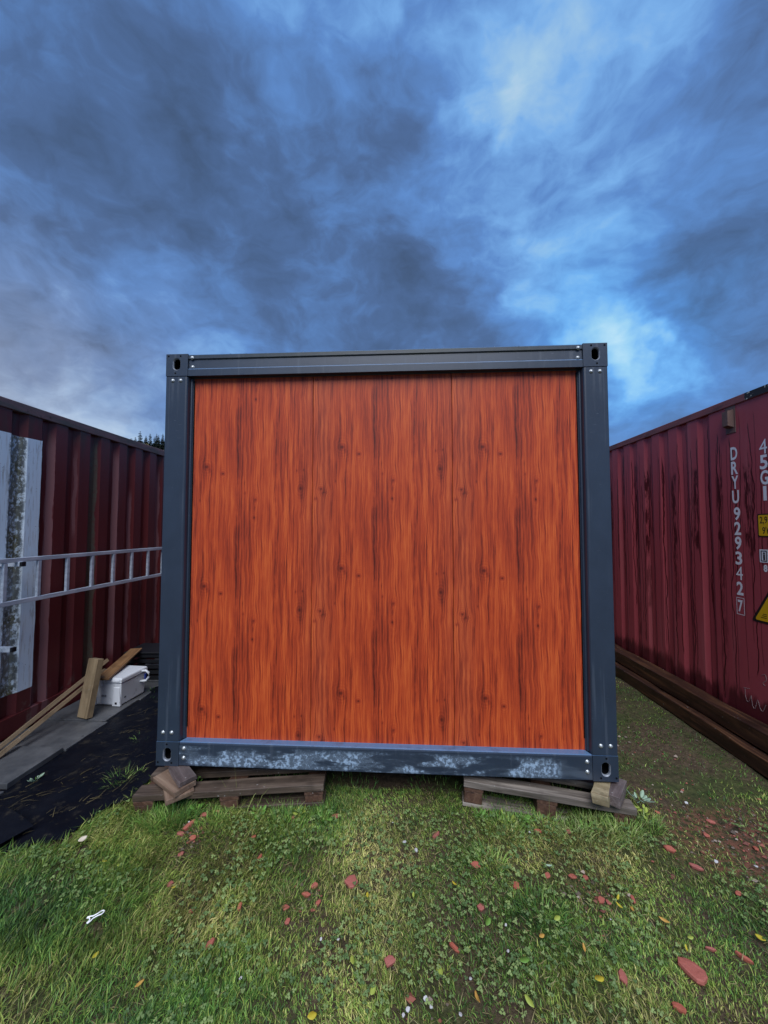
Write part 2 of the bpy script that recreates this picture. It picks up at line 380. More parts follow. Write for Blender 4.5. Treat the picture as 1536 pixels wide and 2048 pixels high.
def b_left(t, s):
    p = t.tc('Object'); x, y, z = t.xyz(p)
    st = t.noise(t.comb(t.mul(y, 9.0), t.mul(x, 6), t.mul(z, 0.35)), 1.0, 5, 0.62, 0.3)
    lg = t.noise(t.comb(t.mul(y, 3.0), 0.0, t.mul(z, 0.6)), 1.0, 4, 0.6)
    base = t.mix(lg, (0.150, 0.023, 0.024), (0.058, 0.009, 0.010))
    # dry, chalky runs down the ridges
    def run(y0, wd, ztop, zbot, k):
        cy = t.add(y0, t.mul(t.sub(t.noise(t.comb(y0, 0.0, t.mul(z, 2.6)), 1.0, 4, .65), 0.5), 0.05))
        wv = t.add(wd, t.mul(t.sub(t.noise(t.comb(y0 + 5, 0.0, t.mul(z, 4.0)), 1.0, 3, .6), 0.5), wd * 1.1))
        m = t.ss(t.div(t.m('ABSOLUTE', t.sub(y, cy)), wv), 1.08, 0.9)
        return t.mul(t.mul(t.mul(m, t.ss(z, zbot, zbot + .15)), t.inv(t.ss(z, ztop - .2, ztop))), k)
    chalk = None
    for a in [(3.150, 0.024, 2.5, 0.0, 1.0), (3.405, 0.010, 2.4, 1.5, .6), (3.905, 0.026, 2.5, 0.25, 1.0), (4.13, 0.02, 2.1, 0.3, .9), (4.36, 0.02, 1.5, 0.2, .7),
              (4.62, 0.03, 2.4, 0.2, .9), (3.06, 0.03, 0.95, 0.0, .7), (2.66, 0.02, 2.4, 0.1, .8), (4.9, 0.025, 2.3, .3, .8), (5.4, .03, 2.3, .2, .8), (2.2, .025, 2.4, .2, .9), (1.7, .03, 2.4, .2, .9)]:
        e = run(*a); chalk = e if chalk is None else t.maxi(chalk, e)
    c = t.mix(t.mul(chalk, 0.9), base, (0.20, 0.085, 0.09))
    c = t.mix(t.mul(t.ss(st, 0.56, 0.74), 0.35), c, (0.115, 0.040, 0.042))
    # algae
    alg = t.maxi(t.maxi(run(3.615, 0.042, 2.52, 0.1, 1.0), run(3.64, .02, 2.6, 2.0, 1.0)), run(5.12, 0.05, 2.5, 0.2, .9))
    c = t.mix(t.mul(alg, t.ss(t.noise(p, 30, 4, .6), .25, .6, .45, .95)), c, (0.085, 0.078, 0.055))
    topg = t.mul(t.ss(z, 2.15, 2.55), t.ss(t.noise(t.comb(t.mul(y, 5), 0, z), 1.6, 4, .6), .46, .62))
    c = t.mix(t.mul(topg, 0.65), c, (0.038, 0.032, 0.022))
    rust = t.ss(t.noise(p, 14, 5, .7), 0.68, 0.74)
    c = t.mix(t.mul(rust, 0.6), c, (0.03, 0.012, 0.01))
    spl = t.mul(t.ss(z, 0.45, 0.1), t.ss(t.noise(t.comb(t.mul(y, 5), 0, t.mul(z, 4)), 1.5, 5, .65), .55, .62))
    c = t.mix(t.mul(spl, 0.5), c, (0.16, 0.12, 0.10))
    s(color=c, rough=t.add(t.mul(chalk, 0.25), t.add(t.mul(lg, 0.25), 0.30)), spec=0.4, normal=t.bump(t.add(t.noise(p, 18, 4, .6), t.mul(t.noise(p, 3, 2, .5), 2)), 0.12, 0.006))
M_left = mat('weathered_maroon_paint', b_left)

def b_leftrail(t, s):
    p = t.tc('Object')
    c = t.mix(t.ss(t.noise(t.mapping(p, scale=(6, 1.2, 6)), 4, 5, .65), .35, .65), (0.17, 0.095, 0.095), (0.085, 0.072, 0.062))
    c = t.mix(t.ss(t.noise(p, 24, 4, .7), .60, .7), c, (0.045, 0.02, 0.015))
    s(color=c, rough=0.6, normal=t.bump(t.noise(p, 40, 4, .6), .25, .005))
M_leftrail = mat('grimy_rail_paint', b_leftrail)

def b_white(t, s):
    p = t.tc('Object'); x, y, z = t.xyz(p)
    # moss has settled in the recess of the corrugation and on its slopes
    ctr = t.add(2.852, t.mul(t.sub(t.noise(t.comb(0, 3.0, t.mul(z, 3.0)), 1.0, 4, .6), .5), .03))
    wid = t.add(0.058, t.mul(t.sub(t.noise(t.comb(0, 8.0, t.mul(z, 5.0)), 1.0, 5, .7), .5), .05))
    dd = t.div(t.m('ABSOLUTE', t.sub(y, ctr)), wid)
    dd = t.mini(dd, t.div(t.m('ABSOLUTE', t.sub(y, t.sub(ctr, 0.25))), wid))
    msk = t.ss(dd, 1.15, 0.75)
    tex = t.noise(t.mapping(p, scale=(1, 1.6, 1)), 26, 6, .7)
    clump = t.ss(tex, 0.40, 0.56)
    dens = t.ss(t.noise(t.comb(0, 1, t.mul(z, 2.3)), 1.0, 3, .5), .30, .60, .55, 1.0)
    edge = t.mul(t.ss(dd, 0.55, 0.95), t.ss(dd, 1.3, 1.0))
    c = t.mix(t.noise(t.mapping(p, scale=(1, 6, .8)), 3, 4, .6), (0.68, 0.82, 0.92), (0.80, 0.89, 0.94))
    c = t.mix(t.mul(t.ss(t.noise(t.mapping(p, scale=(1, 8, .6)), 3, 5, .65), .52, .7), .5), c, (0.46, 0.44, 0.42))
    mossc = t.ramp(t.noise(p, 42, 4, .7), [(.3, (0.014, 0.014, 0.008)), (.5, (0.115, 0.102, 0.042)), (.68, (0.27, 0.245, 0.125)), (.8, (0.48, 0.46, 0.36))])
    c = t.mix(t.mul(t.mul(msk, dens), t.ss(tex, .38, .52, .12, 1)), c, mossc)
    c = t.mix(t.mul(t.ss(t.noise(t.mapping(p, scale=(1, 7, .7)), 4.0, 5, .7), .54, .62), .45), c, (0.22, 0.19, 0.13))
    c = t.mix(t.mul(t.mul(edge, clump), .75), c, (0.02, 0.022, 0.018))
    spots = t.mul(t.ss(t.vor(p, 60), .22, .12), t.ss(t.noise(p, 7, 3, .6), .56, .64))
    c = t.mix(t.mul(spots, .7), c, (0.05, 0.055, 0.06))
    s(color=c, rough=0.55, normal=t.bump(t.mul(t.mul(msk, tex), 1.0), .5, .006))
M_white = mat('mossy_white_paint', b_white)


def drips(t, y, z, freq, seed, width, wander):
    """thin runs of water: one per column of the surface, each with its own start and end"""
    yy = t.add(y, t.mul(t.sub(t.noise(t.comb(t.mul(y, 1.5), seed, t.mul(z, 2.2)), 1.0, 4, .6), .5), wander))
    q = t.add(t.mul(yy, freq), seed * 3.7)
    ident = t.m('FLOOR', q); fr = t.sub(q, ident)
    a = t.white(t.add(ident, seed)); b = t.white(t.add(ident, seed + 31.7)); c = t.white(t.add(ident, seed + 77.1))
    ctr = t.add(t.mul(a, 0.6), 0.2)
    ln = t.ss(t.m('ABSOLUTE', t.sub(fr, ctr)), width * freq, width * freq * 0.35)
    top = t.add(t.mul(b, 0.5), 2.05); bot = t.mul(c, 1.6)
    return t.mul(t.mul(ln, t.ss(t.sub(top, z), 0.0, 0.06)), t.ss(t.sub(z, bot), 0.0, 0.05))

def b_right(t, s):
    p = t.tc('Object'); x, y, z = t.xyz(p)
    lg = t.noise(t.comb(t.mul(y, 2.0), 0, z), 1.3, 4, .6)
    base = t.mix(lg, (0.430, 0.080, 0.094), (0.300, 0.050, 0.064))
    chalk = t.mul(t.ss(t.noise(t.comb(t.mul(y, 9), t.mul(x, 9), t.mul(z, .5)), 1.0, 5, .6), .52, .75), .4)
    c = t.mix(chalk, base, (0.46, 0.17, 0.175))
    w1 = drips(t, y, z, 11.0, 1.3, 0.006, 0.10); w2 = drips(t, y, z, 6.0, 4.1, 0.009, 0.14); w3 = drips(t, y, z, 17.0, 9.7, 0.004, 0.05)
    wide = t.mul(drips(t, y, z, 3.7, 6.6, 0.045, 0.06), t.ss(t.noise(t.comb(t.mul(y, 40), 0, t.mul(z, 5)), 1.0, 5, .7), .44, .54))
    wide = t.mul(wide, t.ss(z, 0.9, 1.6, 0.5, 1.0))
    wet = t.maxi(t.maxi(w1, w2), t.maxi(t.mul(w3, .7), wide))
    # splash zone along the bottom with a ragged upper edge
    rag = t.add(z, t.mul(t.sub(t.noise(t.comb(t.mul(y, 7.0), 0, t.mul(z, 1.5)), 1.0, 5, .65), .5), .55))
    wet = t.maxi(wet, t.mul(t.ss(rag, .40, .30), .85))
    c = t.mix(t.mul(wet, 0.95), c, (0.042, 0.005, 0.008))
    scuff = t.mul(t.ss(t.noise(t.comb(t.mul(y, 26), 0, t.mul(z, 2.4)), 1.0, 5, .7), .66, .72), t.ss(z, 1.6, .6))
    c = t.mix(t.mul(scuff, .5), c, (0.36, 0.22, 0.21))
    s(color=c, rough=t.sub(0.52, t.mul(wet, 0.16)), spec=0.4, normal=t.bump(t.add(t.mul(t.noise(p, 2.4, 3, .5), 3.0), t.noise(p, 30, 3, .5)), .12, .006))
M_right = mat('dusty_wine_red_paint', b_right)
M_rightrail = mat('rusty_red_rail_paint', lambda t, s: s(color=t.mix(t.ss(t.noise(t.mapping(t.tc(), scale=(5, 1.5, 5)), 3, 5, .65), .4, .7), (0.23, 0.065, 0.06), (0.11, 0.04, 0.034)), rough=.5,
                                                          normal=t.bump(t.noise(t.tc(), 30, 3, .6), .15, .004)))
M_letter = mat('white_lettering', lambda t, s: s(color=t.mix(t.ss(t.noise(t.tc(), 60, 4, .7), .62, .7), (0.82, 0.84, 0.86), (0.50, 0.44, 0.44)), rough=.5))
M_black = mat('black_print', lambda t, s: s(color=(0.012, 0.012, 0.013), rough=.5))
M_yellow = mat('yellow_sticker', lambda t, s: s(color=t.mix(t.noise(t.tc(), 12, 3, .6), (0.80, 0.50, 0.015), (0.72, 0.42, 0.012)), rough=.4))
M_hazard = mat('peeling_hazard_paint', lambda t, s: s(color=t.mix(t.ss(t.noise(t.tc(), 26, 4, .6), .56, .60), (0.015, 0.014, 0.014), (0.55, 0.55, 0.45)), rough=.6))
M_vent = mat('dull_vent', lambda t, s: s(color=t.mix(t.noise(t.tc(), 30, 4, .6), (0.10, 0.045, 0.035), (0.17, 0.11, 0.09)), rough=.6))
M_chalk = mat('scratched_chalk', lambda t, s: s(color=(0.27, 0.19, 0.19), rough=.8))


def b_wood(t, s, c0, c1, c2, axis, wet=0.0, moss=0.0):
    p = t.tc('Object')
    oi = t.new('ShaderNodeObjectInfo')
    q = t.vm('ADD', p, t.vm('SCALE', t.comb(1.0, 1.7, 2.3), scale=t.mul(oi.outputs['Random'], 37.0)))
    sc = [26, 26, 26]; sc[axis] = 1.6
    g = t.noise(t.mapping(q, scale=sc), 1.0, 5, .62, .5)
    sc2 = [130, 130, 130]; sc2[axis] = 5
    g2 = t.noise(t.mapping(q, scale=sc2), 1.0, 3, .6)
    c = t.ramp(t.add(t.mul(g, .75), t.mul(g2, .25)), [(.30, c0), (.5, c1), (.70, c2)])
    n = t.noise(q, 5, 4, .6)
    c = t.mix(t.mul(t.ss(n, .5, .7), .45), c, tuple(x * .45 for x in c0))
    if moss: c = t.mix(t.mul(t.ss(t.noise(q, 11, 5, .65), .5, .62), moss), c, (0.045, 0.05, 0.025))
    c = t.mix(t.mul(t.ss(t.noise(q, 46, 3, .6), .68, .74), .5), c, (0.42, 0.42, 0.40))
    s(color=c, rough=t.sub(t.add(.62, t.mul(g, .2)), wet), spec=.4, normal=t.bump(t.add(g, t.mul(g2, .5)), .5, .004))
M_pallet = mat('weathered_pallet_wood', lambda t, s: b_wood(t, s, (0.028, 0.020, 0.015), (0.070, 0.049, 0.036), (0.15, 0.112, 0.084), 0, .2))
M_pallet_grey = mat('pale_grey_pallet_wood', lambda t, s: b_wood(t, s, (0.045, 0.036, 0.028), (0.13, 0.108, 0.090), (0.30, 0.26, 0.22), 0, .15))
M_block = mat('brown_pallet_block', lambda t, s: b_wood(t, s, (0.036, 0.018, 0.012), (0.085, 0.042, 0.026), (0.15, 0.085, 0.052), 1, .1))
M_chunk = mat('split_brown_board', lambda t, s: b_wood(t, s, (0.075, 0.048, 0.035), (0.155, 0.100, 0.068), (0.26, 0.185, 0.13), 0, .15))
M_chunk_top = mat('dark_wet_board', lambda t, s: b_wood(t, s, (0.055, 0.040, 0.038), (0.11, 0.085, 0.082), (0.19, 0.155, 0.15), 0, .2))
M_pale = mat('fresh_split_wood', lambda t, s: b_wood(t, s, (0.13, 0.095, 0.05), (0.30, 0.24, 0.14), (0.46, 0.39, 0.25), 1, .05, .3))
M_plank = mat('tan_plank', lambda t, s: b_wood(t, s, (0.11, 0.075, 0.042), (0.235, 0.165, 0.095), (0.34, 0.25, 0.155), 0, .1))
M_post = mat('tan_timber', lambda t, s: b_wood(t, s, (0.15, 0.105, 0.058), (0.255, 0.185, 0.105), (0.34, 0.255, 0.155), 2, .05))
M_board = mat('orange_brown_board', lambda t, s: b_wood(t, s, (0.10, 0.048, 0.020), (0.24, 0.125, 0.052), (0.34, 0.20, 0.09), 0, .15))
M_beam = mat('dark_wet_beam', lambda t, s: b_wood(t, s, (0.012, 0.006, 0.004), (0.045, 0.020, 0.012), (0.15, 0.070, 0.030), 1, .25))
M_slab = mat('wet_grey_slab', lambda t, s: s(color=t.mix(t.ss(t.noise(t.tc(), 6, 6, .65), .3, .7), (0.055, 0.058, 0.063), (0.115, 0.116, 0.118)),
                                             rough=t.add(t.mul(t.noise(t.tc(), 5, 4, .6), .3), .32), normal=t.bump(t.noise(t.mapping(t.tc(), scale=(60, 8, 20)), 1, 4, .6), .12, .004)))
def b_fabric(t, s):
    p = t.tc('Object')
    wv = t.mul(t.m('SINE', t.mul(t.xyz(p)[0], 900)), t.m('SINE', t.mul(t.xyz(p)[1], 900)))
    n = t.noise(p, 4, 5, .6)
    c = t.mix(t.ss(n, .4, .7), (0.0022, 0.0028, 0.006), (0.0055, 0.0062, 0.010))
    dirt = t.mul(t.ss(t.noise(p, 9, 6, .68), .56, .70), .55)
    c = t.mix(dirt, c, (0.040, 0.034, 0.024))
    s(color=c, rough=t.add(.48, t.mul(dirt, .4)), spec=.14, normal=t.bump(t.add(t.mul(wv, .3), t.mul(t.noise(p, 22, 4, .6), 3)), .12, .003))
M_fabric = mat('black_weed_fabric', b_fabric)
M_cooler = mat('white_plastic', lambda t, s: s(color=t.mix(t.ss(t.noise(t.tc(), 14, 5, .65), .55, .72), (0.66, 0.68, 0.70), (0.48, 0.50, 0.51)), rough=.38, normal=t.bump(t.noise(t.tc(), 60, 3, .6), .06, .003)))
M_blackpl = mat('black_plastic', lambda t, s: s(color=t.mix(t.noise(t.tc(), 9, 3, .5), (0.006, 0.007, 0.009), (0.013, 0.014, 0.017)), rough=.45))
M_blue = mat('blue_label', lambda t, s: s(color=(0.01, 0.03, 0.22), rough=.4))
M_grey_label = mat('faded_label', lambda t, s: s(color=t.mix(t.ss(t.noise(t.tc(), 160, 3, .6), .42, .55), (0.08, 0.09, 0.10), (0.32, 0.34, 0.36)), rough=.5))

def b_ground(t, s):
    p = t.tc('Object'); x, y, z = t.xyz(p)
    n = t.noise(p, 2.2, 5, .6); n2 = t.noise(p, 30, 6, .68); n3 = t.noise(p, 150, 3, .6)
    soil = t.ramp(t.add(t.mul(n2, .7), t.mul(n3, .3)), [(.3, (0.018, 0.013, 0.009)), (.5, (0.062, 0.044, 0.027)), (.7, (0.130, 0.095, 0.060))])
    green = t.ramp(n2, [(.3, (0.020, 0.026, 0.010)), (.6, (0.058, 0.068, 0.022)), (.75, (0.10, 0.105, 0.045))])
    c = t.mix(t.ss(n, .40, .62), soil, green)
    # brick dust trodden into the earth by the right container
    dd = t.vm('LENGTH', t.vm('MULTIPLY', t.vm('SUBTRACT', p, (1.80, 2.12, 0)), (1.1, 1.5, 0)))
    red = t.mul(t.ss(t.add(dd, t.mul(t.sub(t.noise(p, 4, 4, .6), .5), .6)), .62, .25), t.ss(n2, .42, .58))
    c = t.mix(t.mul(red, .75), c, (0.17, 0.062, 0.042))
    peb = t.mul(t.ss(t.vor(p, 55), .25, .15), t.ss(t.noise(p, 7, 3, .6), .5, .6))
    c = t.mix(t.mul(peb, .5), c, (0.24, 0.20, 0.16))
    far = t.ss(y, 12, 40); c = t.mix(far, c, (0.05, 0.07, 0.025))
    s(color=c, rough=.85, spec=.2, normal=t.bump(t.add(n2, t.mul(n3, .5)), .7, .012))
M_ground = mat('wet_earth', b_ground)

def b_blade(t, s):
    a = t.new('ShaderNodeAttribute', attribute_name='tint')
    s(color=a.outputs['Color'], rough=.48, spec=.28)
    b = t.n['Principled BSDF']; o = t.n['Material Output']
    tr = t.new('ShaderNodeBsdfTranslucent'); t.put(tr.inputs[0], a.outputs['Color'])
    mx = t.new('ShaderNodeMixShader'); mx.inputs[0].default_value = .25
    t.l.new(b.outputs[0], mx.inputs[1]); t.l.new(tr.outputs[0], mx.inputs[2]); t.l.new(mx.outputs[0], o.inputs[0])
M_blade = mat('grass_blade', b_blade)
def b_brick(t, s):
    p = t.tc('Object'); oi = t.new('ShaderNodeObjectInfo')
    c = t.mix(oi.outputs['Random'], (0.42, 0.105, 0.058), (0.36, 0.115, 0.095))
    c = t.mix(t.ss(t.noise(p, 60, 5, .65), .4, .7), c, (0.23, 0.072, 0.052))
    c = t.mix(t.mul(t.ss(t.noise(p, 24, 3, .6), .6, .7), .5), c, (0.36, 0.17, 0.12))
    s(color=c, rough=.7, normal=t.bump(t.noise(p, 130, 4, .65), .5, .002))
M_brick = mat('broken_red_brick', b_brick)
def leafmat(name, a, b_):
    return mat(name, lambda t, s: s(color=t.mix(t.noise(t.tc(), 70, 3, .6), a, b_), rough=.45, spec=.3))
M_leafy = leafmat('yellow_leaf', (0.52, 0.40, 0.03), (0.36, 0.34, 0.04))
M_leafo = leafmat('ochre_leaf', (0.52, 0.27, 0.05), (0.40, 0.26, 0.07))
M_leafl = leafmat('lime_leaf', (0.22, 0.31, 0.05), (0.34, 0.38, 0.07))
M_leafg = leafmat('weed_leaf', (0.075, 0.19, 0.035), (0.16, 0.30, 0.05))
M_leafp = leafmat('pale_weed_leaf', (0.22, 0.33, 0.22), (0.34, 0.45, 0.33))
M_petal = mat('pale_scrap', lambda t, s: s(color=t.mix(t.noise(t.tc(), 60, 3, .6), (0.34, 0.34, 0.33), (0.60, 0.60, 0.60)), rough=.6))
M_clip = mat('white_clip', lambda t, s: s(color=(0.86, 0.87, 0.88), rough=.35))
M_shell = mat('cream_shell', lambda t, s: s(color=t.mix(t.noise(t.tc(), 50, 3, .6), (0.62, 0.52, 0.38), (0.76, 0.68, 0.54)), rough=.6))
M_fir = mat('fir_needles', lambda t, s: s(color=t.mix(t.noise(t.tc(), 1.5, 4, .6), (0.012, 0.022, 0.014), (0.030, 0.045, 0.026)), rough=.8))
M_firtrunk = mat('fir_bark', lambda t, s: s(color=t.mix(t.noise(t.tc(), 6, 4, .6), (0.05, 0.038, 0.03), (0.09, 0.07, 0.055)), rough=.9))
M_birch = mat('yellowing_birch_leaves', lambda t, s: s(color=t.mix(t.noise(t.tc(), 2, 4, .6), (0.22, 0.16, 0.06), (0.13, 0.12, 0.05)), rough=.8))
M_hill = mat('dark_wooded_slope', lambda t, s: s(color=t.mix(t.noise(t.tc(), .25, 6, .65), (0.015, 0.024, 0.014), (0.04, 0.05, 0.025)), rough=.9))


# ================================================================== the ground
def build_ground():
    xs = np.unique(np.concatenate([np.linspace(-3.4, 3.4, 120), np.array([-2000, -400, -120, -40, -15, -8, -5, 5, 8, 15, 40, 120, 400, 2000.])]))
    ys = np.unique(np.concatenate([np.linspace(0.2, 7, 120), np.array([-400, -100, -30, -10, -4, -1, 9, 12, 18, 30, 60, 150, 500, 3000.])]))
    X, Y = np.meshgrid(xs, ys); Z = ground_z(X, Y)
    n, m = len(ys), len(xs)
    V = np.stack([X.ravel(), Y.ravel(), Z.ravel()], 1)
    i = np.arange(n * m).reshape(n, m)
    F = np.stack([i[:-1, :-1].ravel(), i[:-1, 1:].ravel(), i[1:, 1:].ravel(), i[1:, :-1].ravel()], 1)
    me = bpy.data.meshes.new('ground'); me.from_pydata(V.tolist(), [], F.tolist())
    for p_ in me.polygons: p_.use_smooth = True
    o = obj('ground', me, M_ground); tag(o, 'damp trodden earth and lawn in front of the cabin', kind='structure')
build_ground()

# wooded hill far behind on the left
def hill_h(x, y):
    return 38.0 * np.exp(-(((x + 78) / 46) ** 2 + ((y - 158) / 55) ** 2)) - 1.0
def build_hill():
    xs = np.linspace(-230, 70, 50); ys = np.linspace(55, 320, 40)
    X, Y = np.meshgrid(xs, ys); Z = hill_h(X, Y) + 1.2 * (vnoise(X, Y, .11) - .5)
    n, m = X.shape; i = np.arange(n * m).reshape(n, m)
    F = np.stack([i[:-1, :-1].ravel(), i[:-1, 1:].ravel(), i[1:, 1:].ravel(), i[1:, :-1].ravel()], 1)
    me = bpy.data.meshes.new('hill'); me.from_pydata(np.stack([X.ravel(), Y.ravel(), Z.ravel()], 1).tolist(), [], F.tolist())
    for p_ in me.polygons: p_.use_smooth = True
    tag(obj('hill', me, M_hill), 'dark wooded hill rising far behind the container roof', kind='structure')
build_hill()

def fir_meshes(seed, h):
    r = random.Random(seed)
    tr = MB().tube([(0, 0, -1), (0, 0, h * .5), (0, 0, h * .97)], [h * .022, h * .014, h * .003], 6)
    cr = MB(); z = h * .10
    while z < h * .985:
        k = 1 - z / h
        rad = h * .20 * (k ** .8) * r.uniform(.75, 1.15) + h * .012
        nb = 9 if k > .3 else 6
        a0 = r.uniform(0, 6.28)
        for j in range(nb):
            a = a0 + j * 6.283 / nb + r.uniform(-.25, .25); L = rad * r.uniform(.65, 1.2)
            dr = Vector((math.cos(a), math.sin(a), 0)); sd_ = Vector((-dr.y, dr.x, 0)); wd = L * r.uniform(.22, .34)
            b0 = Vector((0, 0, z)); tip = b0 + dr * L + Vector((0, 0, -L * r.uniform(.25, .55)))
            mid = b0 + dr * L * .55 + Vector((0, 0, -L * .12))
            cr.poly([b0, mid + sd_ * wd, tip, mid - sd_ * wd]); cr.poly([b0, mid + Vector((0, 0, L * .10)), tip, mid - Vector((0, 0, L * .34))])
        z += h * .032 * r.uniform(.8, 1.3)
    return tr.mesh('trunk'), cr.mesh('crown')
FIRS = [fir_meshes(s_, 10.0) for s_ in (1, 2, 3, 4)]
fir_spots = [(-109.9, 150.0, 39.0, 'thin fir at the left end of the hilltop row above the maroon roof'),
             (-108.5, 150.5, 39.6, 'second fir from the left in the hilltop row'),
             (-106.2, 150.0, 41.9, 'tallest pointed fir standing free on the hilltop'),
             (-104.4, 151.0, 39.0, 'short fir just right of the tallest hilltop fir'),
             (-103.4, 149.5, 39.8, 'dense fir in the middle of the hilltop row'),
             (-102.0, 150.0, 40.8, 'broad dark fir right of the middle of the hilltop row'),
             (-101.1, 151.5, 39.8, 'fir with a narrow top near the right of the hilltop row'),
             (-99.6, 150.5, 40.6, 'pointed fir third from the cabin edge'),
             (-98.2, 149.5, 39.9, 'fir second from the cabin edge on the hilltop'),
             (-96.7, 150.0, 40.7, 'fir at the right end of the hilltop row beside the cabin')]
for i, (x, y, top, lab) in enumerate(fir_spots):
    bz = float(hill_h(np.array(x), np.array(y))) - .8; sc = (top - bz) / 10.0
    t_ = empty('fir_tree', (x, y, bz)); t_.scale = (sc, sc, sc); t_.rotation_euler.z = i * 1.3
    tag(t_, lab, 'tree', 'firs on the far hilltop')
    a, b = FIRS[i % 4]
    obj('trunk', a, M_firtrunk, t_); obj('crown', b, M_fir, t_)
def birch():
    r = random.Random(5)
    t_ = empty('birch_tree', (-98.6, 143.0, float(hill_h(np.array(-98.6), np.array(143.0))) + .2)); tag(t_, 'small yellowing birch in front of the hilltop firs', 'tree')
    obj('trunk', MB().tube([(0, 0, -1), (.2, 0, 3), (0, .1, 6.2)], [.16, .11, .03], 6), M_firtrunk, t_)
    cr = MB()
    for _ in range(500):
        v_ = Vector((r.gauss(0, 1), r.gauss(0, 1), r.gauss(0, 1))).normalized() * r.random() ** .4
        c = Vector((v_.x * 1.3, v_.y * 1.3, 4.6 + v_.z * 2.3)); u = Vector((r.gauss(0, 1), r.gauss(0, 1), r.gauss(0, 1))).normalized() * .16
        q = u.orthogonal().normalized() * .13
        cr.poly([c - u, c + q, c + u, c - q])
    obj('crown', cr, M_birch, t_)
birch()


# ================================================================== the cabin
CW, CH, CD = 2.728, 2.55, 5.9
cabin = empty('modular_cabin', (-1.4841, 2.3232, 0.181), (0, -0.002036, -0.0143967))
tag(cabin, 'dark grey steel modular cabin with three orange-brown wood-print wall panels', 'cabin')
CAS, CHT = 0.142, 0.142      # corner fitting

def casting_mesh(topside):
    mb = MB(); n = 24
    cx, cz = CAS / 2 - 0.002, CHT / 2 + (-0.004 if not topside else 0.006)
    rx, rz, hl = 0.0225, 0.0225, 0.014
    hole = []; rim = []; outer = []
    for k in range(n):
        a = 2 * math.pi * (k + .5) / n
        c_, s_ = math.cos(a), math.sin(a)
        off = hl if s_ > 0 else -hl
        hole.append((cx + rx * c_, 0.0, cz + rz * s_ + off)); rim.append((cx + (rx + .004) * c_, 0.0, cz + (rz + .004) * s_ + off))
        kx = (CAS - cx if c_ > 0 else cx) / max(abs(c_), 1e-6); kz = (CHT - cz if s_ > 0 else cz) / max(abs(s_), 1e-6)
        kk = min(kx, kz); outer.append((cx + kk * c_, 0.0, cz + kk * s_))
    # the front plate with its oval hole, then the box behind it
    def grow(px, pz):
        best = min(range(n), key=lambda k: (outer[k][0] - px) ** 2 + (outer[k][2] - pz) ** 2); outer[best] = (px, 0.0, pz)
    for q in ((0, 0), (CAS, 0), (CAS, CHT), (0, CHT)): grow(*q)
    back = [(p[0], 0.16, p[2]) for p in outer]
    mb.loft([rim, outer, back], cap0=False, cap1=True)
    ring = MB(); inn = [(cx + (p[0] - cx) * .97, 0.006, cz + (p[2] - cz) * .97) for p in hole]
    ring.loft([rim, inn, [(p[0], .016, p[2]) for p in inn]], cap0=False, cap1=False)
    cav = MB().loft([[(p[0], .016, p[2]) for p in inn], [(cx + (p[0] - cx) * 1.3, .02, cz + (p[2] - cz) * 1.2) for p in hole], [(cx + (p[0] - cx) * 1.3, .11, cz + (p[2] - cz) * 1.2) for p in hole]], cap0=False, cap1=True)
    return mb.mesh('corner_casting'), ring.mesh('worn_rim'), cav.mesh('socket')
cast_lo, cast_hi = casting_mesh(False), casting_mesh(True)

def place_casting(parts, loc, mirror, dots, back=False):
    o = obj('corner_casting', parts[0], M_paint, cabin, loc)
    if mirror: o.scale.x = -1
    if back: o.scale.y = -1
    obj('worn_rim', parts[1], M_edge, o); obj('socket', parts[2], M_hole, o)
    for (a, b) in dots:
        obj('drill_hole', DOT, M_hole, o, (a, -.0006, b))
    return o
def disc(r, n, y0, y1): return MB().loft([[(r * math.cos(6.2832 * k / n), y, r * math.sin(6.2832 * k / n)) for k in range(n)] for y in (y0, y1)])
DOT = disc(.006, 10, 0, .004).mesh('drill_hole')
lo_d = [(.066, .127), (.013, .020), (.098, .018)]; hi_d = [(.016, .128), (.094, .128), (.062, .018)]
place_casting(cast_lo, (0, 0, 0), False, lo_d); place_casting(cast_lo, (CW, 0, 0), True, lo_d)
place_casting(cast_hi, (0, 0, CH - CHT), False, hi_d); place_casting(cast_hi, (CW, 0, CH - CHT), True, hi_d)
for zb, pr in ((0, cast_lo), (CH - CHT, cast_hi)):
    place_casting(pr, (0, CD, zb), False, [], True); place_casting(pr, (CW, CD, zb), True, [], True)

def bolt_mesh():
    mb = MB(); n = 12; rings = []
    for (r_, y_) in ((.0125, 0.0), (.0125, -.0015), (.0095, -.0018), (.0088, -.0045), (.006, -.0070), (.002, -.0080)):
        rings.append([(r_ * math.cos(6.2832 * k / n), y_, r_ * math.sin(6.2832 * k / n)) for k in range(n)])
    me = mb.loft(rings).mesh('bolt')
    for p_ in me.polygons: p_.use_smooth = True
    return me
BOLT = bolt_mesh()

# posts: flat face, rounded return, groove and an inner lip that holds the wall panels
def post(mirror, y, flip):
    prof = [(0, .006), (.002, .0015), (.006, 0), (.128, 0), (.137, .002), (.142, .008), (.145, .022), (.147, .034), (.153, .036), (.156, .040), (.158, .045), (.162, .0465), (.162, .08), (.16, .16), (0, .16)]
    rings = [[(a, b, z) for a, b in prof] for z in (CHT + .003, CH - CHT - .004)]
    o = obj('corner_post', MB().loft(rings), M_paint, cabin, (CW if mirror else 0, y, 0))
    o.scale.x = -1 if mirror else 1; o.scale.y = -1 if flip else 1
for mir in (False, True):
    post(mir, .0015, False); post(mir, CD - .0015, True)
# inner dark seal strips beside the panels
for xx in (.1625, CW - .1625 - .004):
    obj('panel_seal', MB().box(xx, xx + .004, .042, .0490, .215, CH - .16), M_hole, cabin)

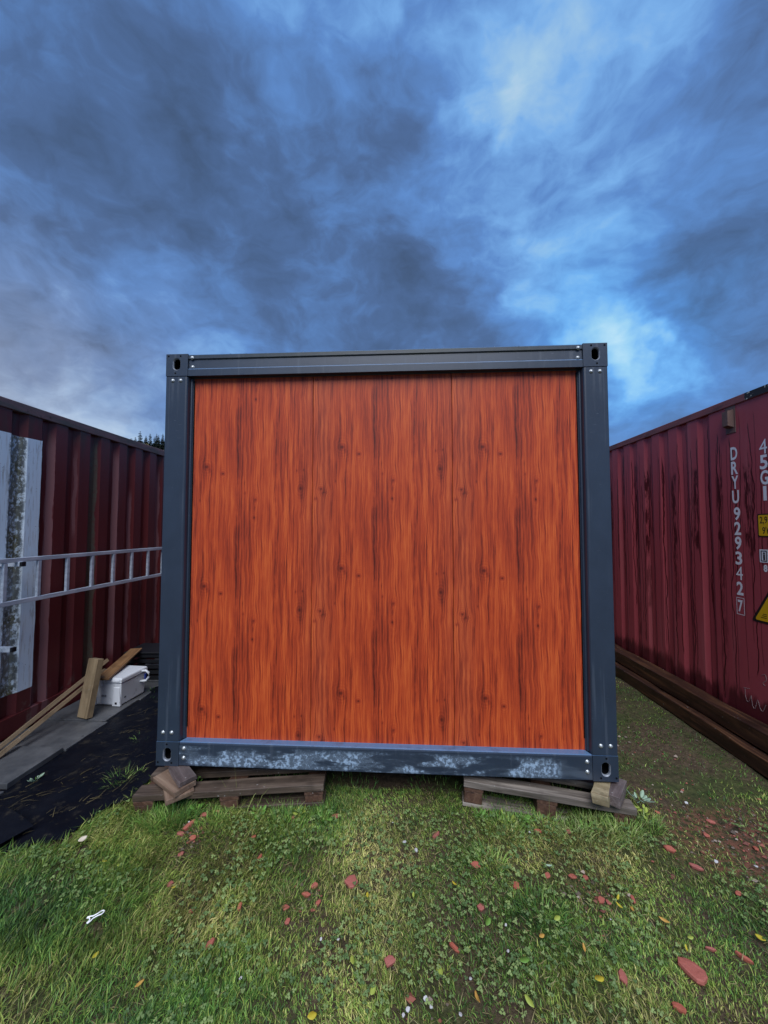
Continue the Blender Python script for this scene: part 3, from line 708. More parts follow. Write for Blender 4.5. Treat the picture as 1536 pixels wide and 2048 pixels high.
# bottom beam: stained face, chamfer and a sloping ledge back to the panel
def rail_front(name, prof, x0, x1, m, y=0.0, flip=False):
    rings = [[(x, b, c) for b, c in prof] for x in (x0, x1)]
    o = obj(name, MB().loft(rings), m, cabin, (0, y, 0))
    if flip: o.scale.y = -1
    return o
bot_prof = [(.003, .004), (.0045, .130), (.007, .138), (.014, .1415), (.046, .1445), (.049, .1455), (.056, .1455), (.056, .004)]
def bottom_rail(y, flip, m):
    # ends mitred under the lips of the posts
    rr = []
    for x, e in ((CAS + .001, 0), (.205, 1)):
        rr.append([(CAS + .001 + (max(0, b_ - .014) * .6 if c_ > .1 else 0), b_, c_) for b_, c_ in bot_prof])
        break
    rr.append([(CW - x_, b_, c_) for (x_, b_, c_) in rr[0]])
    o = obj('bottom_rail', MB().loft(rr), m, cabin, (0, y, 0)); o.scale.y = -1 if flip else 1
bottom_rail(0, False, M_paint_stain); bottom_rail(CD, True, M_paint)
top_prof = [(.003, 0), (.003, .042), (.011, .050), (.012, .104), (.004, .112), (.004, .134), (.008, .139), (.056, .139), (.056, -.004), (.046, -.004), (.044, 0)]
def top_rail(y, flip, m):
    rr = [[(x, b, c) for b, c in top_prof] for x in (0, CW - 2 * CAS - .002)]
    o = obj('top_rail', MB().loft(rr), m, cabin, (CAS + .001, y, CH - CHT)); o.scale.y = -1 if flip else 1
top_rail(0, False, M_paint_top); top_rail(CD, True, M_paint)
# side beams
for xs_ in (0, CW - .075):
    obj('side_rail', MB().box(xs_ + .003, xs_ + .072, .161, CD - .161, .003, .150), M_paint, cabin, bevel=.004)
    obj('side_rail', MB().box(xs_ + .003, xs_ + .072, .161, CD - .161, CH - .150, CH - .003), M_paint, cabin, bevel=.004)
obj('roof', MB().box(.073, CW - .073, .081, CD - .081, CH - .06, CH - .012), M_paint, cabin)
obj('floor', MB().box(.073, CW - .073, .081, CD - .081, .03, .10), M_paint, cabin)
# dirt and water beads along the top edge
rb = random.Random(3)
beads = MB()
for _ in range(150):
    x = rb.uniform(.15, CW - .02); r_ = rb.uniform(.0015, .0045); z0 = CH - .0035 if .145 < x < CW - .145 else CH - .0005
    y0 = rb.uniform(.010, .05)
    beads.loft([[(x + r_ * a * k, y0 + r_ * b * k, z0 + r_ * hh) for a, b in ((1, 0), (.5, .87), (-.5, .87), (-1, 0), (-.5, -.87), (.5, -.87))] for k, hh in ((1.2, 0), (.9, .6), (.35, 1.0))])
tag(obj('dirt_crumbs', beads, M_paint, cabin), 'crumbs of dirt and water beads along the top edge', kind='stuff')

# wood-print wall panels: the front three, then the long sides and the rear
SEAM1, SEAM2, PW = 0.939, 1.810, 0.871
PZ0, PZ1, PY_ = .140, CH - .135, .0495
ez = 2.131 - .181     # height of the first knot on the middle panel
def panel(x0, x1, shift, y=PY_, rot=None, loc=None, th=.05):
    """panel object whose own origin is the corner of the foil print"""
    zo = ez + shift
    mb = MB(); g = .0012
    w0, w1 = x0, x1
    pr = [(w0 + g, .0018), (w0 + g + .0014, 0), (w1 - g - .0014, 0), (w1 - g, .0018), (w1 - g, th), (w0 + g, th)]
    mb.loft([[(a, b, z) for a, b in pr] for z in (PZ0 - zo, PZ1 - zo)])
    return mb, zo
for (xo, a, b, sh) in ((SEAM1 - PW, .15 - (SEAM1 - PW), PW, -.117), (SEAM1, 0, PW, 0.0), (SEAM2, 0, CW - .15 - SEAM2, -.009)):
    mb, zo = panel(a, b, sh)
    obj('wall_panel', mb, M_clad, cabin, (xo, PY_, zo))
xs_pan = np.linspace(.18, CD - .18, 8)
mb, zo = panel(0, float(xs_pan[1] - xs_pan[0]), -.05); side_me = mb.mesh('wall_panel'); side_me.materials.append(M_clad)
for i in range(7):
    obj('wall_panel', side_me, None, cabin, (.03, float(xs_pan[i + 1]), zo), (0, 0, R(-90)))
    obj('wall_panel', side_me, None, cabin, (CW - .03, float(xs_pan[i]), zo), (0, 0, R(90)))
mb, zo = panel(0, (CW - .38) / 3, -.05); rear_me = mb.mesh('wall_panel'); rear_me.materials.append(M_clad)
for i in range(3):
    obj('wall_panel', rear_me, None, cabin, (CW - .19 - i * (CW - .38) / 3, CD - PY_, zo), (0, 0, math.pi))
for (bx_, bz_) in [(.171, .103), (.171, .047), (.040, .196), (.094, .196)]:
    for x in (bx_, CW - bx_):
        obj('bolt', BOLT, M_zinc, cabin, (x, .0045 if bx_ > .15 else .0012, bz_))
for (bx_, bz_, yy) in [(.168, CH - .026, .0035), (.168, CH - .083, .0115), (.046, CH - .172, .0012), (.097, CH - .172, .0012)]:
    for x in (bx_, CW - bx_):
        obj('bolt', BOLT, M_zinc, cabin, (x, yy, bz_))
# small fittings that show past the left edge
for z0, z1, dx in ((1.245, 1.375, .030), (.86, 1.05, .040)):
    o = obj('side_bracket', MB().box(-dx, .002, .22, .27, z0, z1), M_alu, cabin, bevel=.004)


# ================================================================== shipping containers
def corrugated(y0, y1, edges, z0, z1, xo, depth, sgn):
    """wall sheet: outer face at xo, recesses behind it; 'edges' are the near ends of the recesses"""
    pts = [(y0, 0.0)]
    for e in edges:
        pts += [(e, 0.0), (e + .040, 1.0), (e + .093, 1.0), (e + .133, 0.0)]
    pts.append((y1, 0.0))
    mb = MB()
    n = len(pts)
    rings = []
    for z in (z0, z1):
        rings.append([(xo + sgn * depth * k, y, z) for y, k in pts])
    mb.loft(rings, close=False, cap0=False, cap1=False)
    back = xo + sgn * (depth + .012)
    return mb, pts

def container(name, label, x_front, sgn, width, y0, y1, edges, zb, zt, m_wall, m_rail, rail_h, corr):
    """sgn: direction away from the lane between the containers"""
    t_ = empty(name, (0, 0, 0)); tag(t_, label, 'container', 'red shipping containers beside the cabin')
    X = lambda a: x_front + sgn * a
    def bx(nm, a0, a1, q0, q1, z0, z1, m, bev=.004):
        xa, xb = sorted((X(a0), X(a1)))
        return obj(nm, MB().box(xa, xb, q0, q1, z0, z1), m, t_, bevel=bev)
    mb, pts = corrugated(y0 + .15, y1 - .15, edges, zb + .14, zt - rail_h + .004, X(.010), corr, sgn)
    obj('corrugated_wall', mb, m_wall, t_)
    bx('wall_backing', .052, .060, y0 + .15, y1 - .15, zb + .02, zt - .03, m_wall, 0)
    bx('top_rail', 0, .06, y0 + .161, y1 - .161, zt - rail_h, zt, m_rail, .006)
    bx('bottom_rail', .002, .07, y0 + .161, y1 - .161, zb, zb + .15, m_wall)
    for q0, q1 in ((y0, y0 + .16), (y1 - .16, y1)):
        bx('corner_post', .0, .16, q0, q1, zb + .12, zt - .12, m_wall); bx('corner_casting', -.004, .162, q0 - .002, q1 + .002, zb, zb + .118, m_rail); bx('corner_casting', -.004, .162, q0 - .002, q1 + .002, zt - .118, zt + .006, m_rail)
        bx('corner_post', width - .16, width, q0, q1, zb + .12, zt - .12, m_wall)
    bx('roof', .061, width, y0 + .01, y1 - .01, zt - .028, zt - .016, m_rail, 0)
    bx('end_wall', .17, width - .17, y0 + .03, y0 + .06, zb, zt - .03, m_wall, 0); bx('end_wall', .17, width - .17, y1 - .06, y1 - .03, zb, zt - .03, m_wall, 0)
    bx('rear_wall', width - .05, width - .01, y0 + .165, y1 - .165, zb, zt - .03, m_wall, 0)
    return t_

L_edges = [2.790 + .25 * k for k in range(-7, 16)]
left_box = container('shipping_container', 'weathered dark maroon container with a moss-stained white painted panel', -3.0 + .010, -1, 2.44, 0.95, 7.0, L_edges, 0.02, 2.612, M_left, M_leftrail, .075, .036)
# the painted white panel follows the corrugation a millimetre proud of it
def white_panel():
    y0, y1, z0, z1 = 1.62, 3.045, .335, 2.352
    pts = [(y0, 0.0)]
    for e in L_edges:
        for a, k in ((0, 0.), (.040, 1.), (.093, 1.), (.133, 0.)):
            if y0 < e + a < y1: pts.append((e + a, k))
    # start and end inside a flat
    pts.append((y1, 0.0))
    mb = MB(); nz = 30
    rows = []
    rw = random.Random(2)
    for i in range(nz + 1):
        zz_ = z0 + (z1 - z0) * i / nz
        rows.append([(-2.9988 - .036 * k, y + (rw.uniform(-.003, .003) if y == y1 else 0), zz_ + (rw.uniform(-.006, .006) if i in (0, nz) else 0)) for y, k in pts])
    mb.loft(rows, close=False, cap0=False, cap1=False)
    o = obj('painted_panel', mb, M_white, left_box); tag(o, 'white painted panel streaked with green-black moss')
white_panel()
# square stubs on which the ladder hangs
def stub(y, z, x_end, nm='hanging_bracket'):
    mb = MB().box(-3.03, x_end, y - .018, y + .018, z - .018, z + .018)
    o = obj(nm, mb, M_alu, left_box, bevel=.003)
    obj('end_cap', MB().box(x_end, x_end + .02, y - .017, y + .017, z - .017, z + .017), M_blackpl, o, bevel=.003)
stub(2.75, 1.352, -2.83); stub(2.75, .722, -2.875); stub(5.2, 1.352, -2.83)

R_edges = [3.305 + .2465 * k for k in range(0, 43)]
RX = 2.62
right_box = container('shipping_container', 'wine-red container with white serial lettering and yellow stickers', RX - .010, 1, 2.44, 2.25, 14.4, R_edges, 0.0, 2.658, M_right, M_rightrail, .062, .018)
def lane_text(body, y, z, h, wscale, m=M_letter, nm='letter', x=RX - .0012, bold=.045):
    """one painted character on the right container; y, z give its lower left corner as read"""
    cu = bpy.data.curves.new('glyph', 'FONT'); cu.body = body; cu.size = 1.0; cu.offset = bold; cu.resolution_u = 3
    to = bpy.data.objects.new('glyph', cu); COL.objects.link(to)
    dg = bpy.context.evaluated_depsgraph_get(); dg.update()
    me = bpy.data.meshes.new_from_object(to.evaluated_get(dg)); bpy.data.objects.remove(to)
    co = np.array([v_.co for v_ in me.vertices]); mn = co.min(0); mx = co.max(0)
    k = h / (mx[1] - mn[1])
    for v_ in me.vertices:
        lx = (v_.co.x - mn[0]) * k * wscale; ly = (v_.co.y - mn[1]) * k
        v_.co = (x, y - lx, z + ly)
    me.update()
    return obj(nm, me, m, right_box)
def glyph_col(chars, ycol, ztops, h, wd):
    for ch, zt in zip(chars, ztops):
        o = lane_text(ch, ycol, zt - h, h, 1.0, bold=.0 if ch == '4' else .026)
        # squeeze to the narrow stencil width, centred in the column
        co = np.array([v_.co for v_ in o.data.vertices]); w_ = co[:, 1].max() - co[:, 1].min(); mid = (co[:, 1].max() + co[:, 1].min()) / 2
        tgt = wd if ch not in '1' else wd * .42
        for v_ in o.data.vertices: v_.co.y = ycol - wd / 2 + (v_.co.y - mid) * tgt / w_
glyph_col('DRYU', 3.108, [2.270, 2.156, 2.042, 1.928], .103, .060)
glyph_col('929342', 3.100, [1.796, 1.682, 1.568, 1.452, 1.337, 1.220], .103, .058)
glyph_col('7', 3.094, [1.080], .092, .042)
def frame_box(y0, y1, z0, z1, th, m, nm, x=RX - .0012):
    mb = MB()
    for (a, b, c, e) in ((y0, y1, z0, z0 + th), (y0, y1, z1 - th, z1), (y0, y0 + th, z0 + th, z1 - th), (y1 - th, y1, z0 + th, z1 - th)):
        mb.poly([(x, a, c), (x, a, e), (x, b, e), (x, b, c)])
    return obj(nm, mb, m, right_box)
frame_box(3.038, 3.106, .968, 1.098, .004, M_letter, 'check_digit_frame')
glyph_col('45G1', 2.868, [2.273, 2.161, 2.049, 1.935], .105, .060)

def plate(nm, pts, x, th, m, parent=right_box, lab=None):
    mb = MB().loft([[(x, a, b) for a, b in pts], [(x - th, a, b) for a, b in pts]])
    o = obj(nm, mb, m, parent)
    if lab: o['label'] = lab
    return o
def rrect(y0, y1, z0, z1, r_, n=4):
    P = []
    for cy, cz, a0 in ((y1 - r_, z1 - r_, 0), (y0 + r_, z1 - r_, 90), (y0 + r_, z0 + r_, 180), (y1 - r_, z0 + r_, 270)):
        for k in range(n + 1):
            a = R(a0 + 90 * k / n); P.append((cy + r_ * math.cos(a), cz + r_ * math.sin(a)))
    return P
# height sticker
plate('sticker_border', rrect(2.628, 2.905, 1.568, 1.736, .012), RX - .0005, .001, M_black)
plate('height_sticker', rrect(2.637, 2.896, 1.577, 1.727, .008), RX - .0016, .001, M_yellow, lab='yellow height sticker with black figures')
lane_text('2,9 m', 2.885, 1.658, .058, .72, M_black, 'letter', RX - .0030, .012)
lane_text('9\'6"', 2.868, 1.590, .052, .72, M_black, 'letter', RX - .0030, .012)
# small railway plate
plate('railway_plate', rrect(2.70, 2.898, 1.384, 1.478, .002), RX - .0006, .001, M_letter, lab='white plate with a boxed letter i')
frame_box(2.842, 2.888, 1.392, 1.470, .006, M_black, 'letter_frame', RX - .0022)
lane_text('i', 2.871, 1.402, .056, 1.1, M_black, 'letter', RX - .0022, .03)
frame_box(2.745, 2.832, 1.392, 1.470, .006, M_black, 'letter_frame', RX - .0022)
lane_text('8', 2.872, 1.318, .052, .85)
# warning triangle
def tri(cy, cz, hw, h, r_):
    P = []
    V = [(cy - hw, cz), (cy + hw, cz), (cy, cz + h)]
    for i in range(3):
        a = Vector(V[i - 1]); b = Vector(V[i]); c = Vector(V[(i + 1) % 3])
        p0 = b + (a - b).normalized() * r_; p1 = b + (c - b).normalized() * r_
        for k in range(5):
            q = k / 4; P.append(tuple((p0 * (1 - q) + b * q) * (1 - q) + (b * (1 - q) + p1 * q) * q))
    return P
plate('sticker_border', tri(2.815, .945, .172, .285, .035), RX - .0005, .001, M_black)
plate('warning_triangle', tri(2.815, .962, .140, .232, .022), RX - .0016, .001, M_yellow, lab='yellow warning triangle with a black border')
for k in range(3):
    plate('small_print', [(2.860 - .0 * k, .985 + .013 * k), (2.905 - .008 * k, .985 + .013 * k), (2.905 - .008 * k, .989 + .013 * k), (2.860, .989 + .013 * k)], RX - .0028, .0004, M_black)
# ventilator and peeling hazard paint
vent = obj('ventilator', MB().box(RX - .004, RX + .004, 3.052, 3.142, 2.380, 2.612), M_vent, right_box, bevel=.003)
obj('ventilator_hood', MB().loft([[(RX - .004, a, b) for a, b in ((3.064, 2.425), (3.130, 2.425), (3.130, 2.565), (3.064, 2.565))], [(RX - .045, a, b) for a, b in ((3.072, 2.440), (3.122, 2.440), (3.124, 2.556), (3.070, 2.556))]]), M_vent, vent)
obj('hazard_marking', MB().box(RX - .0118, RX - .009, 2.42, 2.955, 2.602, 2.655), M_hazard, right_box)
def scribble(name, P, rad=.0017):
    pts = []
    for i in range(len(P) - 1):
        p0, p1, p2, p3 = [Vector(P[min(max(i + k, 0), len(P) - 1)]) for k in (-1, 0, 1, 2)]
        for k in range(6):
            q = k / 6; pts.append(.5 * ((2 * p1) + (p2 - p0) * q + (2 * p0 - 5 * p1 + 4 * p2 - p3) * q * q + (3 * p1 - p0 - 3 * p2 + p3) * q ** 3))
    pts.append(Vector(P[-1]))
    obj(name, MB().tube([(RX - .0005, p.x, p.y) for p in pts], rad, 5), M_chalk, right_box)
scribble('scratched_writing', [(3.076, .418), (3.050, .424), (3.024, .430)]); scribble('scratched_writing', [(3.062, .418), (3.060, .36), (3.045, .326), (3.028, .345), (3.012, .385)])
scribble('scratched_writing', [(3.012, .385), (3.004, .315), (2.985, .305), (2.962, .372), (2.945, .325), (2.925, .31), (2.90, .365)])
scribble('scratched_writing', [(2.925, .565), (2.895, .58), (2.89, .54), (2.915, .515), (2.90, .50)])


# ================================================================== ladder
def ladder():
    t_ = empty('ladder', (-2.85, 2.35, 1.228)); tag(t_, 'aluminium ladder hung lengthwise along the maroon container wall', 'ladder')
    y0, y1 = -1.35, 2.95
    for z in (.156, -.156):
        obj('rail', MB().box(-.012, .012, y0, y1, z - .0165, z + .0165), M_alu, t_, bevel=.003)
    k = 0
    yy = -1.01
    me = MB().box(-.011, .011, -.0145, .0145, -.1395, .1395).mesh('rung'); me.materials.append(M_alu)
    while yy < y1 - .05:
        obj('rung', me, None, t_, (0, yy, 0), bevel=.004); yy += .2613
ladder()

# ================================================================== slabs, weed fabric, things on the left
path = empty('path', (0, 0, 0)); tag(path, 'row of wet grey slabs laid along the maroon container', kind='structure')
rs = random.Random(9)
for k in range(10):
    y0 = 2.325 + k * .398
    z1 = .040 + rs.uniform(-.003, .003)
    obj('paving_slab', MB().box(-2.965 + rs.uniform(-.006, .006), -2.415 + rs.uniform(-.012, .012), y0, y0 + .394, .002, z1), M_slab, path, rot=(rs.uniform(-.003, .003), 0, 0), bevel=.004)
for k in range(3):
    obj('paving_slab', MB().box(-2.96, -2.40 + rs.uniform(-.012, .012), 2.305 - (k + 1) * .398, 2.300 - k * .398, -.01, .018), M_slab, path, bevel=.004)

FAB = [(-2.42, 1.70), (-2.20, 1.78), (-1.981, 1.874), (-1.861, 1.909), (-1.717, 1.951), (-1.708, 2.048), (-1.698, 2.119), (-1.671, 2.176), (-1.600, 2.225), (-1.575, 2.35), (-1.52, 2.46), (-1.40, 2.60)]
def fab_edge_x(y):
    ys_ = [p[1] for p in FAB]; xs_ = [p[0] for p in FAB]
    return np.interp(y, ys_, xs_, left=-9, right=-1.40)
def fabric():
    xs = np.linspace(-2.46, -1.35, 70); ys = np.linspace(1.70, 6.6, 190)
    V = []; idx = {}
    F = []
    fz = lambda x, y: float(ground_z(x, y)) + .010 + .026 * (vnoise(x * 1.0, y * .5, 6.0) ** 2) + .010 * vnoise(x, y, 17)
    for j, y in enumerate(ys):
        for i, x in enumerate(xs):
            if x <= fab_edge_x(y) + .012 * math.sin(y * 31):
                idx[(i, j)] = len(V); V.append((x, y, fz(np.array(x), np.array(y))))
    for j in range(len(ys) - 1):
        for i in range(len(xs) - 1):
            q = [(i, j), (i + 1, j), (i + 1, j + 1), (i, j + 1)]
            if all(a in idx for a in q): F.append([idx[a] for a in q])
    me = bpy.data.meshes.new('weed_fabric'); me.from_pydata(V, [], F)
    for p_ in me.polygons: p_.use_smooth = True
    o = obj('weed_fabric', me, M_fabric); tag(o, 'black weed fabric spread on the ground between slabs and grass', 'ground sheet')
    # a turned-back corner of the sheet
    fl = MB(); G = []
    for a in np.linspace(0, 1, 10):
        G.append([(-2.33 + .30 * a + .10 * b, 1.80 + .02 * a + .33 * b * (1 - .45 * a), .040 + .010 * math.sin(a * 3.1) + .014 * b) for b in np.linspace(0, 1, 8)])
    fl.loft(G, close=False, cap0=False, cap1=False)
    obj('turned_fold', fl, M_fabric, o, smooth=True)
fabric()
sc = MB(); G = []
for a in np.linspace(0, 1, 9):
    G.append([(1.42 + .42 * a + .10 * b, 3.42 + .30 * b + .10 * a, .016 + .022 * math.sin(a * 5 + b * 4) ** 2) for b in np.linspace(0, 1, 7)])
sc.loft(G, close=False, cap0=False, cap1=False)
tag(obj('fabric_scrap', sc, M_fabric, smooth=True), 'scrap of black weed fabric beside the cabin near the dark beams', 'ground sheet')

def cooler():
    t_ = empty('cooler_box', (-2.625, 3.515, .042), (0, 0, R(-4))); tag(t_, 'white plastic cooler box standing on the grey slabs', 'cooler')
    hw, hd = .162, .155
    rings = []
    for z, k in ((0.0, .90), (.012, .93), (.20, 1.0)):
        rings.append([(sx * hw * k, sy * hd * k, z) for sx, sy in ((-1, -1), (1, -1), (1, 1), (-1, 1))])
    b = obj('body', MB().loft(rings), M_cooler, t_, bevel=.008)
    for sx in (-1, 1):
        obj('corner_foot', MB().loft([[(sx * .118 + a * k, -.158 + b_ * .02 - (1 - k) * .0, z) for a, b_ in ((-.034, 0), (.034, 0), (.034, 1), (-.034, 1))] for z, k in ((0, 1.15), (.165, .85))]), M_cooler, b, bevel=.004)
        obj('tie_hole', MB().box(sx * .118 - .010, sx * .118 + .010, -.1592, -.150, .018, .036), M_hole, b)
    obj('faded_label', MB().box(-.030, .016, -.1515, -.148, .075, .092), M_grey_label, b)
    obj('side_slot', MB().box(.1490, .1545, -.105, -.085, .055, .066), M_hole, b)
    lid = obj('lid', MB().loft([[(sx * (hw + .006) * k, sy * (hd + .006) * k, z) for sx, sy in ((-1, -1), (1, -1), (1, 1), (-1, 1))] for z, k in ((.203, 1.0), (.236, 1.0), (.247, .95))]), M_cooler, t_, bevel=.006)
    obj('latch', MB().box(-.062, -.012, -.172, -.161, .182, .228), M_cooler, lid, bevel=.004)
    obj('latch', MB().box(.012, .150, -.168, -.160, .212, .232), M_cooler, lid, bevel=.003)
    pts = [(hw * .9, .08 + .0, .13), (.205, .095, .135), (.225, .105, .165), (.222, .105, .205), (.195, .10, .225), (hw * .95, .085, .222)]
    h = obj('handle', MB().tube(pts, .011, 8), M_cooler, t_, smooth=True)
    obj('grip_label', MB().box(.196, .204, .083, .1, .15, .20), M_blue, h)
cooler()

def lean(name, p0, p1, wd, th, m, label, cat, group=None, up=(0, 0, 1), axis=0, taper=1.0):
    """a board from p0 to p1 (its centre line); th measured towards 'up'"""
    p0, p1 = Vector(p0), Vector(p1); e = (p1 - p0); L = e.length; e.normalize()
    sd_ = e.cross(Vector(up)).normalized(); n = sd_.cross(e).normalized()
    rl = random.Random(hash(name + label) % 997)
    ax = [None] * 3
    # the long side lies along the local axis the grain runs on
    if axis == 0: cols = (e, sd_ * -1, n)
    elif axis == 1: cols = (sd_, e, n)
    else: cols = (sd_, n * -1, e)
    Mx = Matrix((cols[0], cols[1], cols[2])).transposed().to_4x4()
    if Mx.determinant() < 0: cols = (cols[0], cols[1] * -1, cols[2]); Mx = Matrix((cols[0], cols[1], cols[2])).transposed().to_4x4()
    n_seg = max(2, int(L / .25)); rings = []
    for i in range(n_seg + 1):
        q = i / n_seg; j = lambda a: rl.uniform(-a, a)
        hw, ht = wd / 2 * (1 + (taper - 1) * q), th / 2
        cr = [(-hw + j(.0015), -ht + j(.001)), (hw + j(.0015), -ht + j(.001)), (hw + j(.0015), ht + j(.001)), (-hw + j(.0015), ht + j(.001))]
        s_ = q * L
        if axis == 0: rings.append([(s_, a, b) for a, b in cr])
        elif axis == 1: rings.append([(a, s_, b) for a, b in cr])
        else: rings.append([(a, b, s_) for a, b in cr])
    o = obj(name, MB().loft(rings), m, bevel=.0025)
    o.matrix_world = Matrix.Translation(p0) @ Mx
    tag(o, label, cat, group)
    return o
lean('timber_post', (-2.628, 3.145, .045), (-2.618, 3.235, .498), .124, .050, M_post, 'short wide tan timber leaning upright in front of the white cooler', 'timber', axis=2, up=(-.35, -1, 0))
lean('long_plank', (-2.815, 2.600, .070), (-2.770, 3.56, .375), .030, .022, M_plank, 'long thin plank with its upper end behind the timber, upper of the sloping pair', 'plank', 'sloping planks against the maroon container', up=(1, 0, .5))
lean('long_plank', (-2.735, 2.520, .060), (-2.715, 3.46, .318), .030, .024, M_plank, 'long thin plank sloping down to the slabs, lower of the sloping pair', 'plank', 'sloping planks against the maroon container', up=(1, 0, .5))
lean('loose_board', (-2.600, 3.285, .303), (-2.752, 3.93, .362), .110, .018, M_board, 'orange-brown board lying across the lid of the white cooler', 'board')

def crate():
    t_ = empty('plastic_crate', (-2.66, 4.08, .042), (0, 0, R(3))); tag(t_, 'black plastic crate standing behind the white cooler', 'crate')
    hx, hy, h = .20, .15, .275
    for sx in (-1, 1):
        for sy in (-1, 1): obj('corner_upright', MB().box(sx * hx - .014, sx * hx + .014, sy * hy - .014, sy * hy + .014, 0, h), M_blackpl, t_)
    for k in range(5):
        z0 = .012 + k * .056
        for sy in (-1, 1): obj('slat', MB().box(-hx + .0145, hx - .0145, sy * hy - .006, sy * hy + .006, z0, z0 + .034), M_blackpl, t_)
        for sx in (-1, 1): obj('slat', MB().box(sx * hx - .006, sx * hx + .006, -hy + .0145, hy - .0145, z0, z0 + .034), M_blackpl, t_)
    obj('rim', MB().box(-hx - .018, hx + .018, -hy - .018, hy + .018, h + .001, h + .016), M_blackpl, t_, bevel=.004)
    obj('base', MB().box(-hx + .015, hx - .015, -hy + .015, hy - .015, .002, .010), M_blackpl, t_)
crate()

# beams along the right container
def beam(x0, x1, z0, z1, y0, y1, label, seed):
    rl = random.Random(seed); rings = []; n = 26
    for i in range(n + 1):
        y = y0 + (y1 - y0) * i / n; j = lambda a: rl.uniform(-a, a); dz = -.006 * abs(math.sin(i * .9))
        rings.append([(x0 + j(.004), y, z0), (x1 + j(.003), y, z0), (x1 + j(.003), y, z1 + j(.004) + dz), (x0 + j(.005), y, z1 + j(.004) + dz)])
    o = obj('timber_beam', MB().loft(rings), M_beam, bevel=.006); tag(o, label, 'timber', 'dark beams along the wine-red container')
beam(2.395, 2.505, .0, .115, 1.7, 7.6, 'dark wet beam on the ground, lower front one along the wine-red container', 1)
beam(2.512, 2.604, .0, .118, 1.6, 7.9, 'dark wet beam hidden under the upper one, tight against the wine-red container', 2)
beam(2.462, 2.600, .121, .245, 1.9, 7.7, 'dark wet beam with a worn brown top edge, lying on the lower beams', 3)

# ================================================================== pallets
def pallet(loc, rot, L, D, H, m_board, label, tops):
    t_ = empty('pallet', loc, rot); tag(t_, label, 'pallet', 'wooden pallets under the cabin')
    bt = .024
    rp = random.Random(len(label))
    def brd(x0, x1, y0, y1, z0, z1, m, nm):
        rings = []; n = 5
        for i in range(n + 1):
            x = x0 + (x1 - x0) * i / n; j = lambda a: rp.uniform(-a, a)
            rings.append([(x, y0 + j(.003), z0 + j(.0008)), (x, y1 + j(.003), z0 + j(.0008)), (x, y1 + j(.003), z1 + j(.0012)), (x, y0 + j(.003), z1 + j(.0012))])
        obj(nm, MB().loft(rings), m, t_, bevel=.003)
    yy = 0.0
    for wd in tops:
        brd(0, L, yy, yy + wd, H - bt - .012, H, m_board, 'deck_board'); yy += wd + (D - sum(tops)) / (len(tops) - 1)
    for bx_ in (0.004, L / 2 - .055, L - .114):
        brd(bx_, bx_ + .11, .004, D - .004, H - bt - .036, H - bt - .0125, M_block, 'cross_board')
        for by_ in (.006, D / 2 - .05, D - .106):
            obj('block', MB().box(bx_ + .004, bx_ + .106, by_, by_ + .10, .0215, H - bt - .0365), M_block, t_, bevel=.003)
    for by_ in (.004, D / 2 - .05, D - .104):
        brd(0, L, by_, by_ + .10, 0, .021, m_board, 'bottom_board')
pallet((-1.525, 2.185, -.030), (0, -.040, .075), 1.09, .80, .122, M_pallet, 'dark weathered pallet under the cabin corner with the stacked boards', [.10, .09, .10, .09, .10])
pallet((.365, 2.315, .004), (0, .066, -.115), .93, .80, .148, M_pallet_grey, 'pale grey tilted pallet under the cabin corner with the split block', [.085, .09, .09, .09, .085])

# board offcuts and blocks wedging the cabin corners
def offcut(name, c, rz, L, Wd, Th, m, label, tilt=(0, 0), seed=1):
    rl = random.Random(seed); mb = MB(); rings = []
    for i in range(4):
        x = -L / 2 + L * i / 3; j = lambda a: rl.uniform(-a, a)
        rings.append([(x + j(.003), -Wd / 2 + j(.002), -Th / 2 + j(.0015)), (x + j(.004), Wd / 2 + j(.004), -Th / 2 + j(.0015)), (x + j(.004), Wd / 2 + j(.004), Th / 2 + j(.0015)), (x + j(.003), -Wd / 2 + j(.002), Th / 2 + j(.0015))])
    o = obj(name, mb.loft(rings), m, loc=c, rot=(tilt[0], tilt[1], rz), bevel=.003); tag(o, label, 'wood block', 'wood wedging the cabin corners'); return o
def from_end(px, py, rz, L): return (px - math.cos(rz) * L / 2, py - math.sin(rz) * L / 2)
for (ex, ey, z, a, L_, Wd, m_, lab, sd_) in [(-1.222, 2.216, .1645, R(-43), .20, .098, M_chunk_top, 'dark wet board offcut, topmost of the stack under the cabin corner', 1),
                                     (-1.226, 2.196, .1350, R(-31), .24, .125, M_chunk, 'brown board offcut, second from the top of the stack', 2),
                                     (-1.238, 2.170, .1060, R(-52), .27, .145, M_chunk, 'brown board offcut, lowest of the stack on the dark pallet', 3)]:
    cx_, cy_ = from_end(ex, ey, a, L_)
    offcut('board_offcut', (cx_, cy_, z), a, L_, Wd, .027, m_, lab, (R(2), R(1.5)), sd_)
offcut('split_block', (1.135, 2.262, .150), R(58), .20, .082, .050, M_pale, 'pale split wood block with a yellow top under the cabin corner', (R(-4), R(3)), 4)
offcut('split_block', (1.222, 2.272, .140), R(52), .210, .070, .060, M_chunk_top, 'dark wood block beside the pale split block', (0, R(2)), 5)


